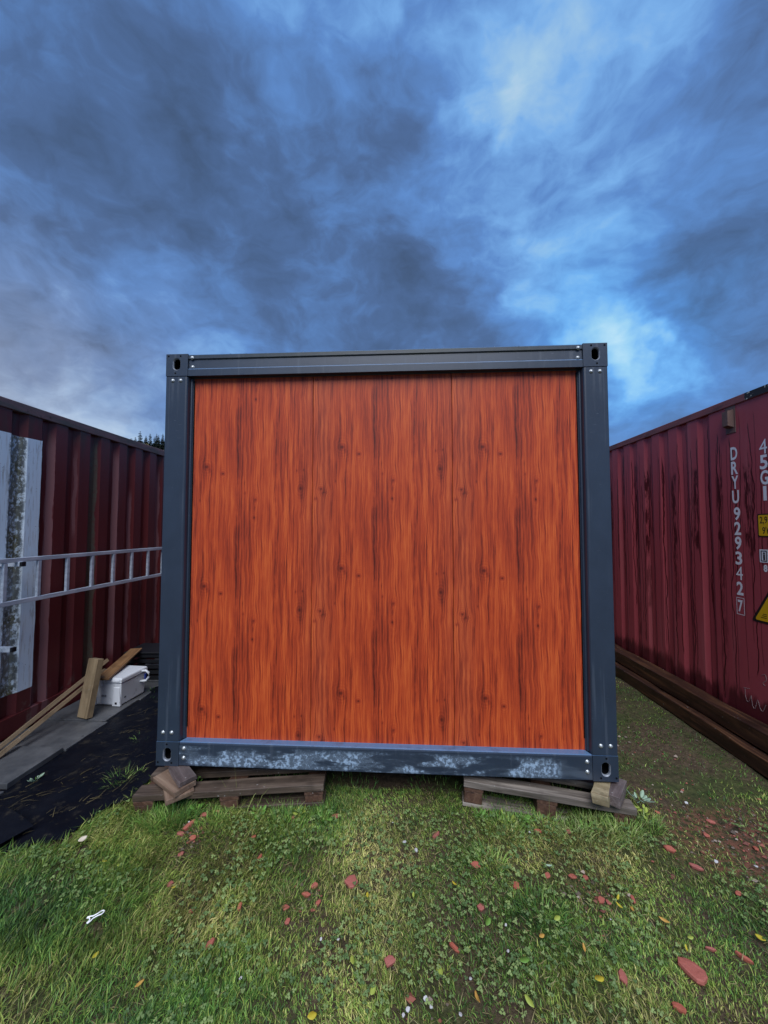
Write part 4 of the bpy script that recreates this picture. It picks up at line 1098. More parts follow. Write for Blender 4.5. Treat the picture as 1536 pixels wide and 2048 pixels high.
# ================================================================== grass
rg = np.random.RandomState(4)
keep_out = []      # (x, y, r): loose things lying on the lawn
BR = [  # x, y, size, aspect, turn, label
    (1.076, 1.519, .122, .92, -38, 'largest brick fragment, flat and dull red, alone in the grass far right'),
    (-.223, 1.807, .072, .95, 70, 'square red brick fragment in the middle of the lawn'),
    (.529, 1.827, .062, .75, 80, 'orange-red brick shard right of the middle of the lawn'),
    (1.359, 2.054, .072, .65, -30, 'flat red brick shard in grass right of the pale pallet'),
    (1.415, 1.957, .078, .45, -45, 'narrow brick shard just below the flat shard right of the pale pallet'),
    (-.360, 2.203, .056, .7, 20, 'red brick piece in the grass off the right end of the dark pallet'),
    (-1.105, 2.178, .060, .6, 10, 'orange brick piece in front of the stacked board offcuts'),
    (-.038, 1.507, .058, .7, 15, 'red brick piece low in the middle, between two yellow-green leaves'),
    (-.736, 1.516, .058, .5, 60, 'orange oblong brick chip on the left side of the lawn'),
    (.346, 1.717, .042, .9, 40, 'small pink brick chip below the shard in the middle right'),
    (.365, 1.931, .055, .75, 10, 'red brick piece in grass below the left end of the pale pallet'),
    (.192, 2.096, .062, .4, 40, 'long thin red brick piece between the two pallets'),
    (.900, 2.147, .046, .75, 0, 'red brick chip in front of the middle block of the pale pallet'),
    (.806, 1.485, .068, .65, 80, 'dull red brick fragment left of the largest one'),
    (.806, 1.885, .056, .7, 10, 'bright orange brick chip, left of a touching pair on bare soil'),
    (.862, 1.884, .046, .8, 60, 'dull brick chip, right of a touching pair on bare soil'),
    (-1.048, 1.769, .040, .8, 30, 'small dark red brick chip alone on the far left lawn'),
    (-1.094, 1.936, .036, .8, 50, 'small orange brick chip below the brick rubble by the dark pallet'),
    (-1.150, 2.110, .085, .35, 60, 'long sunken brick piece in the rubble by the dark pallet'),
    (-1.165, 2.055, .050, .6, 0, 'pinkish brick chip in the rubble by the dark pallet'),
    (-1.085, 2.030, .045, .7, 20, 'crumbled brick chip at the lower edge of the rubble'),
    (1.471, 2.313, .044, .5, -35, 'small bright brick chip off the right end of the pale pallet'),
    (.878, 1.776, .055, .8, 30, 'red brick chip left of the cluster of yellow leaves'),
    (.905, 1.768, .036, .8, 90, 'tiny brick chip touching the chip by the yellow leaves'),
    (1.019, 1.785, .048, .5, 80, 'red brick chip right of the cluster of yellow leaves'),
    (-.386, 1.783, .042, .7, 20, 'red chip, upper of the loose brick crumbs left of the square fragment'),
    (-.415, 1.745, .046, .5, 10, 'flat chip, middle of the loose brick crumbs left of the square fragment'),
    (-.352, 1.712, .034, .7, 50, 'small chip, lower right of the loose brick crumbs left of the square fragment'),
    (-.488, 1.688, .036, .8, 0, 'faded brick chip at the left end of the loose brick crumbs'),
    (-.465, 1.633, .038, .7, 70, 'bright orange brick chip below the loose brick crumbs'),
    (-.770, 2.048, .034, .7, 0, 'small brick chip in grass below the middle block of the dark pallet'),
    (-1.037, 2.203, .034, .7, 0, 'small brick chip right of the orange piece by the board stack'),
    (.210, 1.558, .058, .35, -50, 'thin dull brick splinter right of the low middle piece'),
    (1.496, 1.823, .050, .6, 30, 'red brick chip near the right border of the lawn'),
    (.740, 2.157, .052, .6, -20, 'orange brick piece under the broad weeds before the pale pallet'),
    (.691, 1.888, .046, .7, 60, 'dull brick piece with a pale leaf on it'),
    (.949, 1.411, .062, .6, -30, 'half-buried brick fragment at the bottom right of the lawn'),
    (-.600, 2.190, .034, .9, 80, 'small brick chip close to the right end of the dark pallet'),
    (-.887, 1.657, .034, .8, 40, 'faint brick chip on the left lawn, above the orange oblong chip'),
    (-.683, 1.669, .046, .5, 90, 'dull brick chip right of the faint chip on the left lawn'),
    (-.687, 1.915, .055, .4, 85, 'dark narrow brick piece in bare soil below the dark pallet'),
    (1.202, 1.599, .050, .3, -20, 'thin brick splinter right above the largest fragment'),
    (1.300, 1.572, .070, .3, -45, 'long brick splinter in grass near the right edge'),
    (1.62, 2.16, .05, .7, 20, 'brick chip in the reddish trodden soil, nearer the cabin'),
    (1.80, 2.08, .045, .7, 70, 'brick chip in the reddish trodden soil, toward the beams'),
    (1.72, 2.26, .06, .5, -30, 'flat brick chip at the upper edge of the reddish trodden soil'),
]
def brick_mesh(seed, asp):
    """a broken piece: an uneven outline, a worn upper edge and sloping sides"""
    r = random.Random(seed); n = r.randint(6, 9); P = []
    for k in range(n):
        a = 6.283 * (k + r.uniform(-.28, .28)) / n; q = r.uniform(.72, 1.05); P.append((.5 * q * math.cos(a), .5 * asp * q * math.sin(a)))
    h = r.uniform(.22, .34); sx, sy = r.uniform(-.06, .06), r.uniform(-.06, .06)
    ring = lambda k, z, j=0.0: [(x * k + sx * z + r.uniform(-j, j), y * k + sy * z + r.uniform(-j, j), z + r.uniform(-j, j)) for x, y in P]
    me = MB().loft([ring(.86, -h * .6), ring(1.0, -h * .1, .015), ring(.97, h * .30, .015), ring(.86, h * .44, .012), ring(.45, h * .50, .02)]).mesh('brick_fragment')
    me.materials.append(M_brick)
    return me
rbk = random.Random(21)
for i, (x, y, s_, asp, turn, lab) in enumerate(BR):
    gz = float(ground_z(x, y))
    o = obj('brick_fragment', brick_mesh(40 + i, asp), None, loc=(x, y, gz + .006 + .06 * s_), rot=(rbk.uniform(-.18, .22), rbk.uniform(-.2, .2), R(turn)))
    s_ *= .80 if x > .45 else .92
    o.scale = (s_, s_, s_ * .85); tag(o, lab, 'brick fragment', 'brick fragments scattered on the lawn')
    keep_out.append((x, y, s_ * .36)); keep_out.append((x, y - .014, s_ * .26))

def leaf_mesh(L=1.0, wd=.55, curl=.25, notch=False, n=7):
    mb = MB(); V = []
    for i in range(n + 1):
        q = i / n; h = wd / 2 * math.sin(math.pi * min(q * .93 + .04, 1)) ** .8
        if notch and 0 < i < n: h *= 1 - .22 * (i % 2)
        z = curl * (q - .5) ** 2
        V.append([(q * L - L / 2, -h, z + .10 * h), (q * L - L / 2, 0, z - .02), (q * L - L / 2, h, z + .10 * h)])
    mb.loft(V, close=False, cap0=False, cap1=False)
    # give the blade a real thickness
    me = mb.mesh('leaf')
    bm = bmesh.new(); bm.from_mesh(me); bmesh.ops.solidify(bm, geom=bm.faces[:], thickness=.012); bm.to_mesh(me); bm.free()
    for p_ in me.polygons: p_.use_smooth = True
    return me
LEAF = {k: leaf_mesh(1, wd, cu, nt) for k, (wd, cu, nt) in {'a': (.62, .3, False), 'b': (.45, .5, True), 'c': (.75, .2, False)}.items()}
def leafcopy(kind, m):
    me = LEAF[kind].copy(); me.materials.clear(); me.materials.append(m); return me
LM = {(k, j): leafcopy(k, m) for k in LEAF for j, m in (('y', M_leafy), ('o', M_leafo), ('l', M_leafl), ('g', M_leafg), ('p', M_leafp))}
LV = [(-.177, 1.485, .038, 'c', 'l', 100, 'yellow-green leaf left of the low middle brick piece'), (.144, 1.463, .046, 'c', 'l', 95, 'round lime leaf at the bottom middle of the lawn'),
      (-.094, 1.404, .036, 'c', 'l', 60, 'lime leaf below the low middle brick piece'), (.709, 1.458, .048, 'c', 'y', 20, 'clear yellow leaf left of the dull red fragment'),
      (-.142, 1.733, .030, 'a', 'y', 90, 'pale yellow leaf just below the square red fragment'), (.059, 1.750, .026, 'a', 'l', 80, 'narrow lime leaf in the centre of the lawn'),
      (.247, 1.808, .036, 'b', 'y', -50, 'yellow leaf left of the orange-red shard'), (.950, 1.775, .034, 'b', 'y', 50, 'yellow leaf, top one of the cluster between two brick chips'),
      (.935, 1.738, .036, 'b', 'y', 120, 'yellow leaf, left one of the cluster between two brick chips'), (.980, 1.725, .038, 'a', 'o', 60, 'ochre leaf, lowest of the cluster between two brick chips'),
      (1.086, 1.686, .046, 'b', 'o', -40, 'ochre leaf on its own right of the leaf cluster'), (.436, 1.377, .045, 'a', 'l', -50, 'long lime leaf at the bottom edge, right of the middle'),
      (.556, 1.591, .034, 'a', 'o', 30, 'ochre leaf on the lower right lawn'), (.705, 1.562, .036, 'b', 'o', 80, 'small torn ochre leaf above the clear yellow leaf'),
      (.263, 1.383, .052, 'b', 'o', 100, 'long yellow-brown leaf at the bottom beside white scraps'), (-.910, 1.367, .040, 'b', 'o', 60, 'orange-yellow leaf at the bottom left of the lawn'),
      (-1.139, 1.454, .034, 'a', 'y', 80, 'yellow leaf below the white clip'), (1.412, 1.626, .040, 'a', 'y', -60, 'yellow leaf at the right edge of the lawn'),
      (1.145, 1.624, .028, 'c', 'l', 0, 'small lime leaf above the largest brick fragment'), (1.100, 1.585, .028, 'b', 'y', 70, 'yellow scrap of leaf touching the top of the largest fragment'),
      (-1.344, 1.847, .030, 'c', 'l', 40, 'lime leaf right of the cream shell'), (-1.431, 1.863, .028, 'c', 'y', 0, 'small yellow leaf near the cream shell'),
      (-.290, 1.321, .040, 'c', 'y', 30, 'yellow leaf cut by the bottom edge left of the middle'), (.648, 1.671, .036, 'c', 'l', 20, 'lime leaf on the right lawn below the touching brick pair'),
      (-1.010, 1.735, .028, 'a', 'y', 60, 'yellow leaf below the small dark red chip'), (.705, 1.905, .034, 'b', 'p', -20, 'pale leaf lying on a dull brick piece'),
      (.36, 1.64, .04, 'c', 'g', 50, 'broad green leaf flat in the grass right of the middle'), (.46, 1.50, .05, 'c', 'g', 10, 'broad green leaf flat in the lower right grass')]
for i, (x, y, s_, k, c_, a, lab) in enumerate(LV):
    o = obj('fallen_leaf', LM[(k, c_)], None, loc=(x, y, float(ground_z(x, y)) + .024 + (.016 if 'on a dull' in lab else 0)), rot=(rbk.uniform(-.3, .3) + .15, rbk.uniform(-.3, .3), R(a)))
    o.scale = (s_ * .8, s_ * .68, s_ * .8); tag(o, lab, 'leaf', 'leaves fallen on the lawn'); keep_out.append((x, y - .008, s_ * .28))

# white clip: a loop with two tails
def clip():
    P = [(.038, .016), (.052, .010), (.058, 0), (.052, -.010), (.038, -.016), (.014, -.010), (-.012, -.011), (-.028, -.024), (-.046, -.030), (-.050, -.024), (-.034, -.012), (-.032, 0), (-.034, .012), (-.050, .024), (-.046, .030), (-.028, .022), (-.012, .011), (.014, .010), (.038, .016)]
    o = obj('plastic_clip', MB().tube([(a * .95, b * .8, 0) for a, b in P], .0042, 6), M_clip, loc=(-1.238, 1.570, .046), rot=(.12, -.1, R(38)), smooth=True); o.scale = (.56, .56, .56)
    tag(o, 'white plastic clip shaped like a loop with two tails', 'clip'); keep_out.append((-1.238, 1.565, .026))
clip()
def shell():
    me = leaf_mesh(1, .66, .4)
    o = obj('cream_shell', me, M_shell, loc=(-1.615, 1.946, .040), rot=(.5, .1, R(72))); o.scale = (.042, .036, .042)
    tag(o, 'cream oval shell lying in grass by the black fabric', 'shell'); keep_out.append((-1.615, 1.94, .03))
shell()
WS = [(.088, 1.383, .020, 'pale scrap, largest of the white cluster at the bottom middle'), (.105, 1.360, .014, 'pale scrap right of the largest in the white cluster at the bottom'), (.027, 1.353, .018, 'pale scrap at the bottom edge left of the white cluster'),
      (.012, 1.338, .015, 'lowest pale scrap by the bottom edge, left of the white cluster'), (.251, 1.440, .016, 'white scrap above the long yellow-brown leaf'), (-.308, 1.548, .015, 'greyish scrap in bare soil, left of two'), (-.240, 1.550, .013, 'greyish scrap in bare soil, right of two'),
      (.024, 2.032, .024, 'grey stone chip between the pallets, upper of two'), (.081, 1.980, .026, 'grey stone chip between the pallets, lower of two'), (1.522, 1.974, .024, 'grey stone chip right of the narrow brick shard'),
      (1.689, 1.954, .020, 'white stone chip near the right edge below the red soil'), (.690, 2.132, .016, 'white chip below the broad weeds at the pale pallet'), (.428, 1.633, .013, 'white speck of stone right of the small pink chip'),
      (.409, 1.533, .015, 'pale scrap among the lower right clover'), (-1.157, 2.118, .014, 'white scrap in the brick rubble by the dark pallet'), (-.039, 2.162, .011, 'white speck in grass between the two pallets'),
      (.868, 1.680, .011, 'white speck below the cluster of yellow leaves'), (.200, 1.341, .018, 'grey scrap at the bottom edge right of the white cluster'), (-.566, 1.407, .014, 'white scrap low on the left lawn'), (1.687, 2.393, .022, 'pale stone at the edge of the trodden soil')]
for i, (x, y, s_, lab) in enumerate(WS):
    me = brick_mesh(300 + i, .8); me.materials.clear(); me.materials.append(M_petal); me.name = 'stone_chip'
    o = obj('stone_chip', me, None, loc=(x, y, float(ground_z(x, y)) + .022), rot=(rbk.uniform(-.4, .4), rbk.uniform(-.4, .4), rbk.uniform(0, 6)))
    o.scale = (s_, s_, s_); tag(o, lab, 'stone chip', 'pale chips and scraps in the grass'); keep_out.append((x, y - .006, s_ * .6))

# broad-leaved weeds
def weed(x, y, n, size, m, lab, seed, h=.02):
    r = random.Random(seed); t_ = empty('leafy_weed', (x, y, float(ground_z(x, y)))); tag(t_, lab, 'weed', 'weeds growing at the pallets')
    n = int(n * 1.7)
    for k in range(n):
        a = 6.283 * k / n + r.uniform(-.5, .5); L = size * r.uniform(.32, .72); el = r.uniform(.05, 1.1); st = r.uniform(.003, .035)
        zz_ = h * r.uniform(.35, 1.25)
        o = obj('leaf', LM[(r.choice('aac'), m)], None, t_, (math.cos(a) * (st + L * .5 * math.cos(el)), math.sin(a) * (st + L * .5 * math.cos(el)), zz_ + L * .5 * math.sin(el)), (r.uniform(-.6, .6), -el, a)); o.scale = (L, L * r.uniform(.6, 1), L)
    obj('stem', MB().tube([(0, 0, 0), (.002, .001, h + .012)], .002, 5), M_leafg, t_)
weed(.600, 2.205, 7, .060, 'l', 'bright lime weed in front of the pale pallet, left of its middle block', 1)
weed(.690, 2.215, 6, .050, 'g', 'green leafy weed close to the middle block of the pale pallet', 2)
weed(1.400, 2.360, 8, .075, 'p', 'pale grey-green weed at the cabin corner beside the split blocks', 3, .05)
weed(1.372, 2.275, 6, .070, 'l', 'bright green weed at the right end of the pale pallet', 4, .04)
weed(-1.150, 2.205, 7, .055, 'g', 'green weed in front of the stacked board offcuts', 5)
weed(-.800, 2.195, 7, .055, 'g', 'green weed right of the middle block of the dark pallet', 6)
weed(-.560, 2.205, 6, .060, 'l', 'lime-edged weed at the right end of the dark pallet', 7)
weed(-.430, 2.185, 6, .055, 'g', 'green weed off the right end of the dark pallet', 8)
weed(.44, 2.235, 6, .05, 'g', 'green weed at the left end of the pale pallet', 9)
weed(1.0, 2.165, 7, .05, 'g', 'green weed before the right half of the pale pallet', 10)
weed(-1.24, 2.36, 4, .045, 'g', 'small weed leaf beside the topmost board offcut', 11, .09)
weed(-2.335, 2.42, 5, .06, 'p', 'pale weed growing at the front edge of the grey slabs', 12)


def blades(name, X, Y, Z, L, lean_a, lean_k, wd, C, label, mat_=M_blade, droop=0.5):
    n = len(X)
    az = lean_a; hx, hy = np.cos(az), np.sin(az)
    fa = rg.uniform(0, 2 * np.pi, n); sx, sy = np.cos(fa), np.sin(fa)
    k1 = lean_k; k2 = np.clip(lean_k + droop * rg.uniform(.3, 1.2, n), 0, 1.5)
    l1 = L * .5
    mx = X + hx * l1 * np.sin(k1); my = Y + hy * l1 * np.sin(k1); mz = Z + l1 * np.cos(k1)
    tx = mx + hx * l1 * np.sin(k2); ty = my + hy * l1 * np.sin(k2); tz = mz + l1 * np.cos(k2)
    tz = np.maximum(tz, Z + .002)
    h = wd / 2
    V = np.empty((n, 5, 3), np.float32)
    V[:, 0] = np.stack([X - sx * h, Y - sy * h, Z - .004], 1); V[:, 1] = np.stack([X + sx * h, Y + sy * h, Z - .004], 1)
    V[:, 2] = np.stack([mx + sx * h * .8, my + sy * h * .8, mz], 1); V[:, 3] = np.stack([mx - sx * h * .8, my - sy * h * .8, mz], 1)
    V[:, 4] = np.stack([tx, ty, tz], 1)
    me = bpy.data.meshes.new(name)
    me.vertices.add(5 * n); me.vertices.foreach_set('co', V.ravel())
    b = (np.arange(n) * 5)[:, None]
    lo = np.concatenate([b + np.array([0, 1, 2, 3]), b + np.array([3, 2, 4])], 1).astype(np.int32)
    me.loops.add(7 * n); me.loops.foreach_set('vertex_index', lo.ravel())
    me.polygons.add(2 * n)
    st = np.stack([np.arange(n) * 7, np.arange(n) * 7 + 4], 1).astype(np.int32)
    me.polygons.foreach_set('loop_start', st.ravel()); me.polygons.foreach_set('loop_total', np.tile(np.array([4, 3], np.int32), n))
    me.update(calc_edges=True)
    at = me.attributes.new('tint', 'FLOAT_COLOR', 'POINT')
    CC = np.repeat(np.concatenate([C, np.ones((n, 1))], 1)[:, None, :], 5, 1).astype(np.float32)
    at.data.foreach_set('color', CC.ravel())
    me.polygons.foreach_set('use_smooth', np.ones(2 * n, bool))
    o = obj(name, me, mat_); tag(o, label, kind='stuff'); return o

def allowed(X, Y):
    ok = np.ones(len(X), bool)
    ok &= ~((X < fab_edge_x(Y) - .03 + .04 * vnoise(X, Y, 9)) & (Y > 1.66))       # fabric and slabs
    ok &= ~((X < -2.36) & (Y > 1.1))
    ok &= ~((X > -1.40) & (X < 1.17) & (Y > 2.40 + .09 * vnoise(X, Y, 6)))        # dark ground under the cabin
    ok &= ~((X > 2.37) & (Y > 1.52)); ok &= ~((X > 1.42) & (X < 1.94) & (Y > 3.40) & (Y < 3.80))
    return ok
def cull(X, Y):
    ok = np.ones(len(X), bool)
    for (a, b, r) in keep_out: ok &= ((X - a) ** 2 + (Y - b) ** 2) > r * r
    return ok

def palette(X, Y, n):
    g = np.array([(0.070, 0.155, 0.034), (0.130, 0.225, 0.048), (0.220, 0.290, 0.064), (0.34, 0.33, 0.11), (0.034, 0.080, 0.026), (0.48, 0.42, 0.19)])
    u = .75 * vnoise(X, Y, 2.6) + .25 * vnoise(X, Y, 9) + rg.normal(0, .19, n)
    # the left of the lawn is lush and green, the middle yellower and worn
    u = u + .10 * np.exp(-((X - .1) / .8) ** 2) - .10 * np.clip((-X - .6), 0, 1)
    w_ = np.clip(u, 0, .999) * 5
    order = np.array([4, 0, 1, 2, 3, 5]); i0 = np.floor(w_).astype(int); fr = (w_ - i0)[:, None]
    C = g[order[i0]] * (1 - fr) + g[order[np.minimum(i0 + 1, 5)]] * fr
    return C * rg.uniform(.40, 1.75, (n, 1)) * (.62 + .85 * vnoise(X + 31, Y + 13, 6.5))[:, None] * np.array([(1.0, 1.02, .92)])

def lawn(n, x0, x1, y0, y1, near=True):
    # blades come in small tufts
    nt = n // 7
    tx = rg.uniform(x0, x1, nt); ty = rg.uniform(y0, y1, nt)
    X = np.repeat(tx, 7) + rg.normal(0, .010, nt * 7); Y = np.repeat(ty, 7) + rg.normal(0, .010, nt * 7)
    tl = np.repeat(rg.uniform(.7, 1.3, nt), 7); ta = np.repeat(rg.normal(0, .6, nt), 7)
    ok = allowed(X, Y) & cull(X, Y)
    thin = .16 + .95 * vnoise(X, Y, 3.3) + .30 * vnoise(X, Y, 11)
    dd = np.sqrt(((X - 1.80) * 1.0) ** 2 + ((Y - 2.12) * 1.35) ** 2)
    thin = np.where(dd < .62, thin * np.clip((dd - .12) / .55, .05, 1), thin)
    thin = np.where((X > 1.3) & (Y > 2.35), thin * .34, thin)
    for (bx_, by_, br) in ((.80, 1.86, .16), (.86, 1.72, .14), (-1.12, 2.07, .13), (-.25, 1.55, .13), (-.40, 1.74, .10), (-.85, 1.52, .12), (.15, 1.66, .12), (-.70, 1.92, .07), (.62, 1.80, .10), (.1, 1.38, .15), (-.93, 1.38, .07)):
        d2 = np.sqrt((X - bx_) ** 2 + (Y - by_) ** 2); thin = np.where(d2 < br, thin * (.30 + .7 * d2 / br), thin)
    ok &= rg.rand(len(X)) < thin
    X, Y, tl, ta = X[ok], Y[ok], tl[ok], ta[ok]; m_ = len(X)
    left = np.clip((-X - .3) / 1.0, 0, 1)
    L = (.014 + .014 * vnoise(X, Y, 4.0) + .020 * left + .005 * rg.randn(m_)) * tl
    edge = np.exp(-np.abs(X - fab_edge_x(Y)) / .06) * (Y > 1.75)
    L = L * (1 + .7 * edge)
    L = np.clip(L, .007, .11)
    A = 2.2 + 2.0 * np.sin(X * 1.9 + .7) + 1.6 * np.sin(Y * 2.7 + X) + ta + rg.normal(0, 1.1, m_)
    Kk = np.clip(.45 + .55 * vnoise(X + 5, Y, 5) + rg.normal(0, .22, m_), .02, 1.25)
    return X, Y, L, A, Kk
X, Y, L, A, Kk = lawn(390000, -2.45, 2.75, .75, 2.50)
Z = ground_z(X, Y)
blades('grass', X, Y, Z, L, A, Kk, rg.uniform(.0020, .0046, len(X)), palette(X, Y, len(X)), 'short damp lawn grass with yellowed and bare patches')
X, Y, L, A, Kk = lawn(60000, 1.15, 2.40, 2.45, 7.2)
blades('grass', X, Y, ground_z(X, Y), L * .95, A, Kk, rg.uniform(.0025, .0050, len(X)), palette(X, Y, len(X)) * .85, 'thin trodden grass between the cabin and the dark beams')

# dead, flattened blades and straw trodden into the turf
n_ = 15000
X = rg.uniform(-2.3, 2.6, n_); Y = rg.uniform(.8, 2.45, n_)
ok = allowed(X, Y) & cull(X, Y) & (rg.rand(n_) < np.clip(1.7 * vnoise(X + 20, Y + 8, 3.1) - .35 + .25 * np.exp(-((X - .1) / .7) ** 2), .03, 1))
X, Y = X[ok], Y[ok]; n_ = len(X)
blades('dry_grass', X, Y, ground_z(X, Y) + rg.uniform(.004, .022, n_), rg.uniform(.018, .050, n_), rg.uniform(0, 6.283, n_), rg.uniform(1.15, 1.5, n_), rg.uniform(.0018, .0036, n_),
       np.array([(0.30, 0.26, 0.12)]) * rg.uniform(.35, 1.25, (n_, 1)) * np.array([(1, 1, 1)]), 'dead straw and flattened blades trodden into the lawn', droop=.15)

def clumps(spots, label, name='grass'):
    XX, YY, LL, AA, KK = [], [], [], [], []
    for (x, y, r_, n, L0, k0) in spots:
        a = rg.uniform(0, 6.283, n); q = np.sqrt(rg.rand(n)) * r_
        XX.append(x + q * np.cos(a)); YY.append(y + q * np.sin(a)); LL.append(L0 * rg.uniform(.5, 1.25, n)); AA.append(a + rg.normal(0, .6, n)); KK.append(np.clip(k0 + rg.normal(0, .25, n), .02, 1.3))
    X, Y, L, A, Kk = map(np.concatenate, (XX, YY, LL, AA, KK))
    ok = cull(X, Y); X, Y, L, A, Kk = X[ok], Y[ok], L[ok], A[ok], Kk[ok]
    C = palette(X, Y, len(X)); C[:, 0] *= .8
    return blades(name, X, Y, ground_z(X, Y), L, A, Kk, rg.uniform(.0022, .0042, len(X)), C, label)
clumps([(-1.28, 2.155, .11, 420, .085, .45), (-1.40, 2.13, .08, 260, .07, .5), (-1.18, 2.16, .06, 160, .06, .5), (-.95, 2.165, .10, 130, .05, .6), (-.70, 2.20, .10, 170, .055, .5), (-.42, 2.20, .07, 160, .07, .5),
        (.52, 2.20, .10, 200, .055, .5), (.80, 2.19, .12, 220, .06, .5), (1.05, 2.15, .12, 380, .075, .5), (1.20, 2.15, .09, 260, .08, .45), (1.35, 2.20, .06, 160, .085, .4), (1.32, 2.50, .07, 240, .07, .5), (1.36, 2.62, .06, 160, .07, .5),
        (-1.05, 2.12, .09, 240, .06, .5), (-.62, 2.16, .10, 260, .065, .5), (.60, 2.15, .10, 260, .06, .5), (.92, 2.12, .08, 240, .065, .5), (.42, 1.96, .09, 260, .06, .7), (-.47, 1.73, .09, 0 + 160, .05, .8), (.60, 1.72, .10, 260, .055, .7), (.55, 2.45, .14, 160, .06, .5), (.95, 2.46, .15, 200, .07, .5), (-.75, 2.42, .16, 170, .07, .5), (-.30, 2.40, .2, 200, .04, .5), (.2, 2.42, .2, 180, .04, .5)],
       'taller tufts of grass at the pallets and in the lawn')
clumps([(-1.80, 2.445, .075, 210, .085, .85), (-1.72, 2.47, .05, 90, .06, .9), (-1.98, 2.92, .05, 70, .06, .9), (-2.40, 3.72, .06, 120, .06, .7), (-2.33, 3.55, .04, 60, .05, .8)], 'grass tufts growing through the black fabric')
# dry stalks and clippings lying on the fabric
def litter(n):
    lines = [((-2.36, 2.32), (-1.62, 2.62)), ((-2.42, 2.20), (-1.95, 2.42)), ((-2.2, 2.62), (-1.55, 2.80)), ((-2.35, 2.95), (-1.75, 3.05)), ((-2.4, 3.2), (-1.9, 3.4)), ((-2.0, 2.0), (-1.7, 2.4)), ((-2.35, 2.05), (-2.05, 2.3))]
    X, Y, A = [], [], []
    for i in range(n):
        (a, b), (c, e) = lines[rg.randint(len(lines))]; q = rg.rand(); x = a + (c - a) * q + rg.normal(0, .045); y = b + (e - b) * q + rg.normal(0, .035)
        if x < float(fab_edge_x(y)) - .02 and x > -2.40: X.append(x); Y.append(y); A.append(math.atan2(e - b, c - a) + rg.normal(0, .55))
    X, Y, A = map(np.array, (X, Y, A)); m_ = len(X)
    C = np.array([(0.20, 0.16, 0.07)]) * rg.uniform(.4, 1.4, (m_, 1))
    blades('dry_grass', X, Y, ground_z(X, Y) + .034, rg.uniform(.03, .09, m_), A, rg.uniform(1.40, 1.55, m_), rg.uniform(.0015, .003, m_), C, 'dry grass clippings lying on the black fabric', droop=.1)
litter(190)
# long pale stalks standing in front of the dark pallet
X = np.array([-.93, -.90, -.87, -.95, -.82, -.90, .82, 1.02]); Y = np.array([2.22, 2.20, 2.21, 2.23, 2.22, 2.19, 2.20, 2.16])
blades('dry_grass', X, Y, ground_z(X, Y) + .02, np.array([.24, .20, .16, .18, .15, .2, .14, .13]), np.array([2.2, 1.9, .6, 2.8, .3, 3.6, 1.2, .5]), np.array([.35, .1, .5, .6, .4, .9, .3, .4]), np.full(8, .004), np.array([(0.20, .22, .07)] * 8) * rg.uniform(.7, 1.5, (8, 1)), 'long pale stalks rising in front of the pallets', droop=.5)

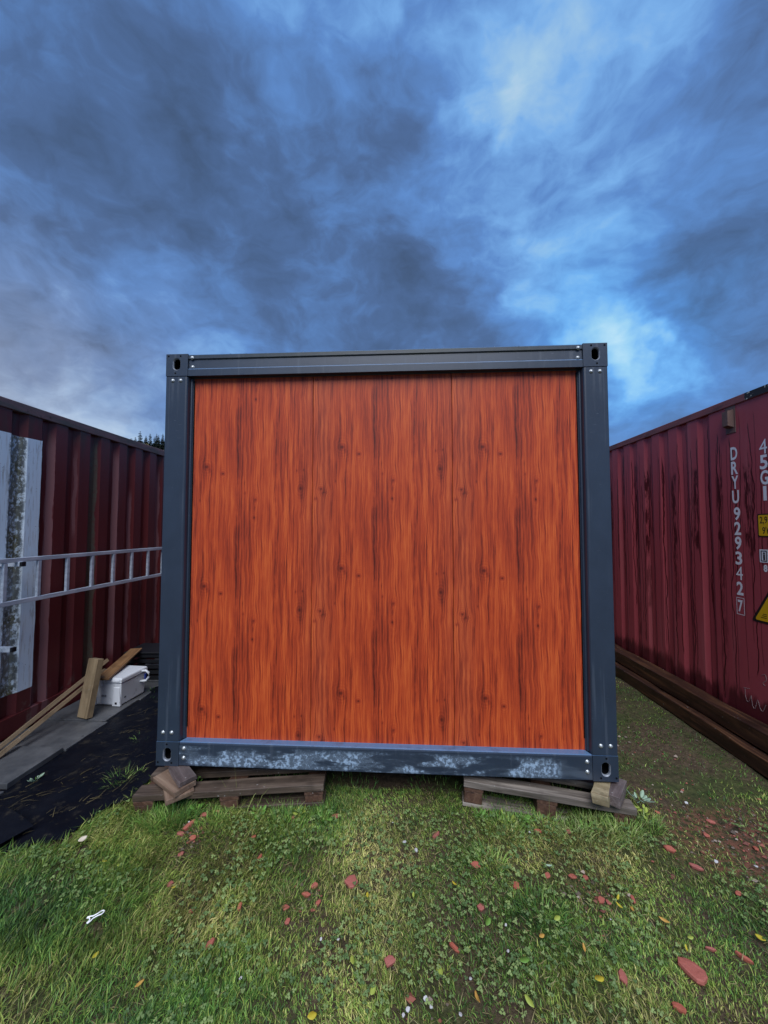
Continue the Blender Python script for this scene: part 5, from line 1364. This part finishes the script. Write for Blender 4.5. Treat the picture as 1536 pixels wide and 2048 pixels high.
# clover and daisy leaves among the blades
def clover(n):
    X = rg.uniform(-2.2, 2.2, n); Y = rg.uniform(.9, 2.25, n)
    dens = vnoise(X + 9, Y + 3, 3.0) + .25 * np.exp(-((X - .75) / .7) ** 2) + .2 * (Y > 2.05)
    ok = allowed(X, Y) & cull(X, Y) & (dens > .60); X, Y = X[ok], Y[ok]; n = len(X)
    mb_v, mb_f, cc = [], [], []
    for i in range(n):
        z = float(ground_z(X[i], Y[i])) + rg.uniform(.018, .034); a0 = rg.uniform(0, 6.28); r_ = rg.uniform(.0030, .0068)
        c_ = np.array([(0.09, 0.16, 0.05), (0.15, 0.23, 0.075), (0.22, 0.30, 0.10)][rg.randint(3)]) * rg.uniform(.8, 1.2)
        for k in range(3):
            a = a0 + k * 2.094; cx_, cy_ = X[i] + math.cos(a) * r_, Y[i] + math.sin(a) * r_; b = len(mb_v); tl = rg.uniform(-.35, .35)
            for q in range(6):
                g_ = q * 1.0472; mb_v.append((cx_ + r_ * .92 * math.cos(g_), cy_ + r_ * .92 * math.sin(g_), z + r_ * tl * math.cos(g_ - a) + r_ * .3 * math.sin(g_ * 2))); cc.append((*c_, 1))
            mb_f.append(tuple(range(b, b + 6)))
    me = bpy.data.meshes.new('clover'); me.from_pydata(mb_v, [], mb_f)
    at = me.attributes.new('tint', 'FLOAT_COLOR', 'POINT'); at.data.foreach_set('color', np.array(cc, np.float32).ravel())
    tag(obj('clover_leaves', me, M_blade), 'low clover and daisy leaves among the lawn grass', kind='stuff')
clover(6000)
# brick and stone crumbs in the trodden earth
def crumbs(n):
    cols = []
    V, F, C = [], [], []
    spots = [(1.80, 2.12, .45, .55), (-1.12, 2.07, .12, .25), (.85, 1.80, .14, .15), (-.38, 1.74, .09, .08), (.1, 1.38, .10, .05), (1.7, 3.0, .4, .15)]
    p_ = np.array([s_[3] for s_ in spots]); p_ /= p_.sum()
    for i in range(n):
        sx_, sy_, sr, _ = spots[rg.choice(len(spots), p=p_)]
        x, y = sx_ + rg.normal(0, sr * .55), sy_ + rg.normal(0, sr * .45)
        if x > 2.35: continue
        r_ = abs(rg.normal(0, .0045)) + .002; z = float(ground_z(x, y)) + r_ * .5; b = len(V)
        for q in ((1, 0, 0), (-1, 0, 0), (0, 1, 0), (0, -1, 0), (0, 0, 1), (0, 0, -1)):
            k = rg.uniform(.7, 1.4) * r_; V.append((x + q[0] * k, y + q[1] * k, z + q[2] * k * .7))
        F += [tuple(b + j for j in t3) for t3 in ((0, 2, 4), (2, 1, 4), (1, 3, 4), (3, 0, 4), (2, 0, 5), (1, 2, 5), (3, 1, 5), (0, 3, 5))]
        c_ = [(0.24, 0.075, 0.05), (0.17, 0.055, 0.04), (0.30, 0.24, 0.19), (0.12, 0.09, 0.07)][rg.choice(4, p=[.25, .3, .12, .33])]
        C += [(*(np.array(c_) * rg.uniform(.7, 1.2)), 1)] * 6
    me = bpy.data.meshes.new('rubble'); me.from_pydata(V, [], F)
    at = me.attributes.new('tint', 'FLOAT_COLOR', 'POINT'); at.data.foreach_set('color', np.array(C, np.float32).ravel())
    tag(obj('rubble', me, M_crumb), 'fine brick and stone crumbs trodden into the soil', kind='stuff')
def b_crumb(t, s):
    a = t.new('ShaderNodeAttribute', attribute_name='tint'); s(color=a.outputs['Color'], rough=.8)
M_crumb = mat('crumb', b_crumb)
crumbs(650)
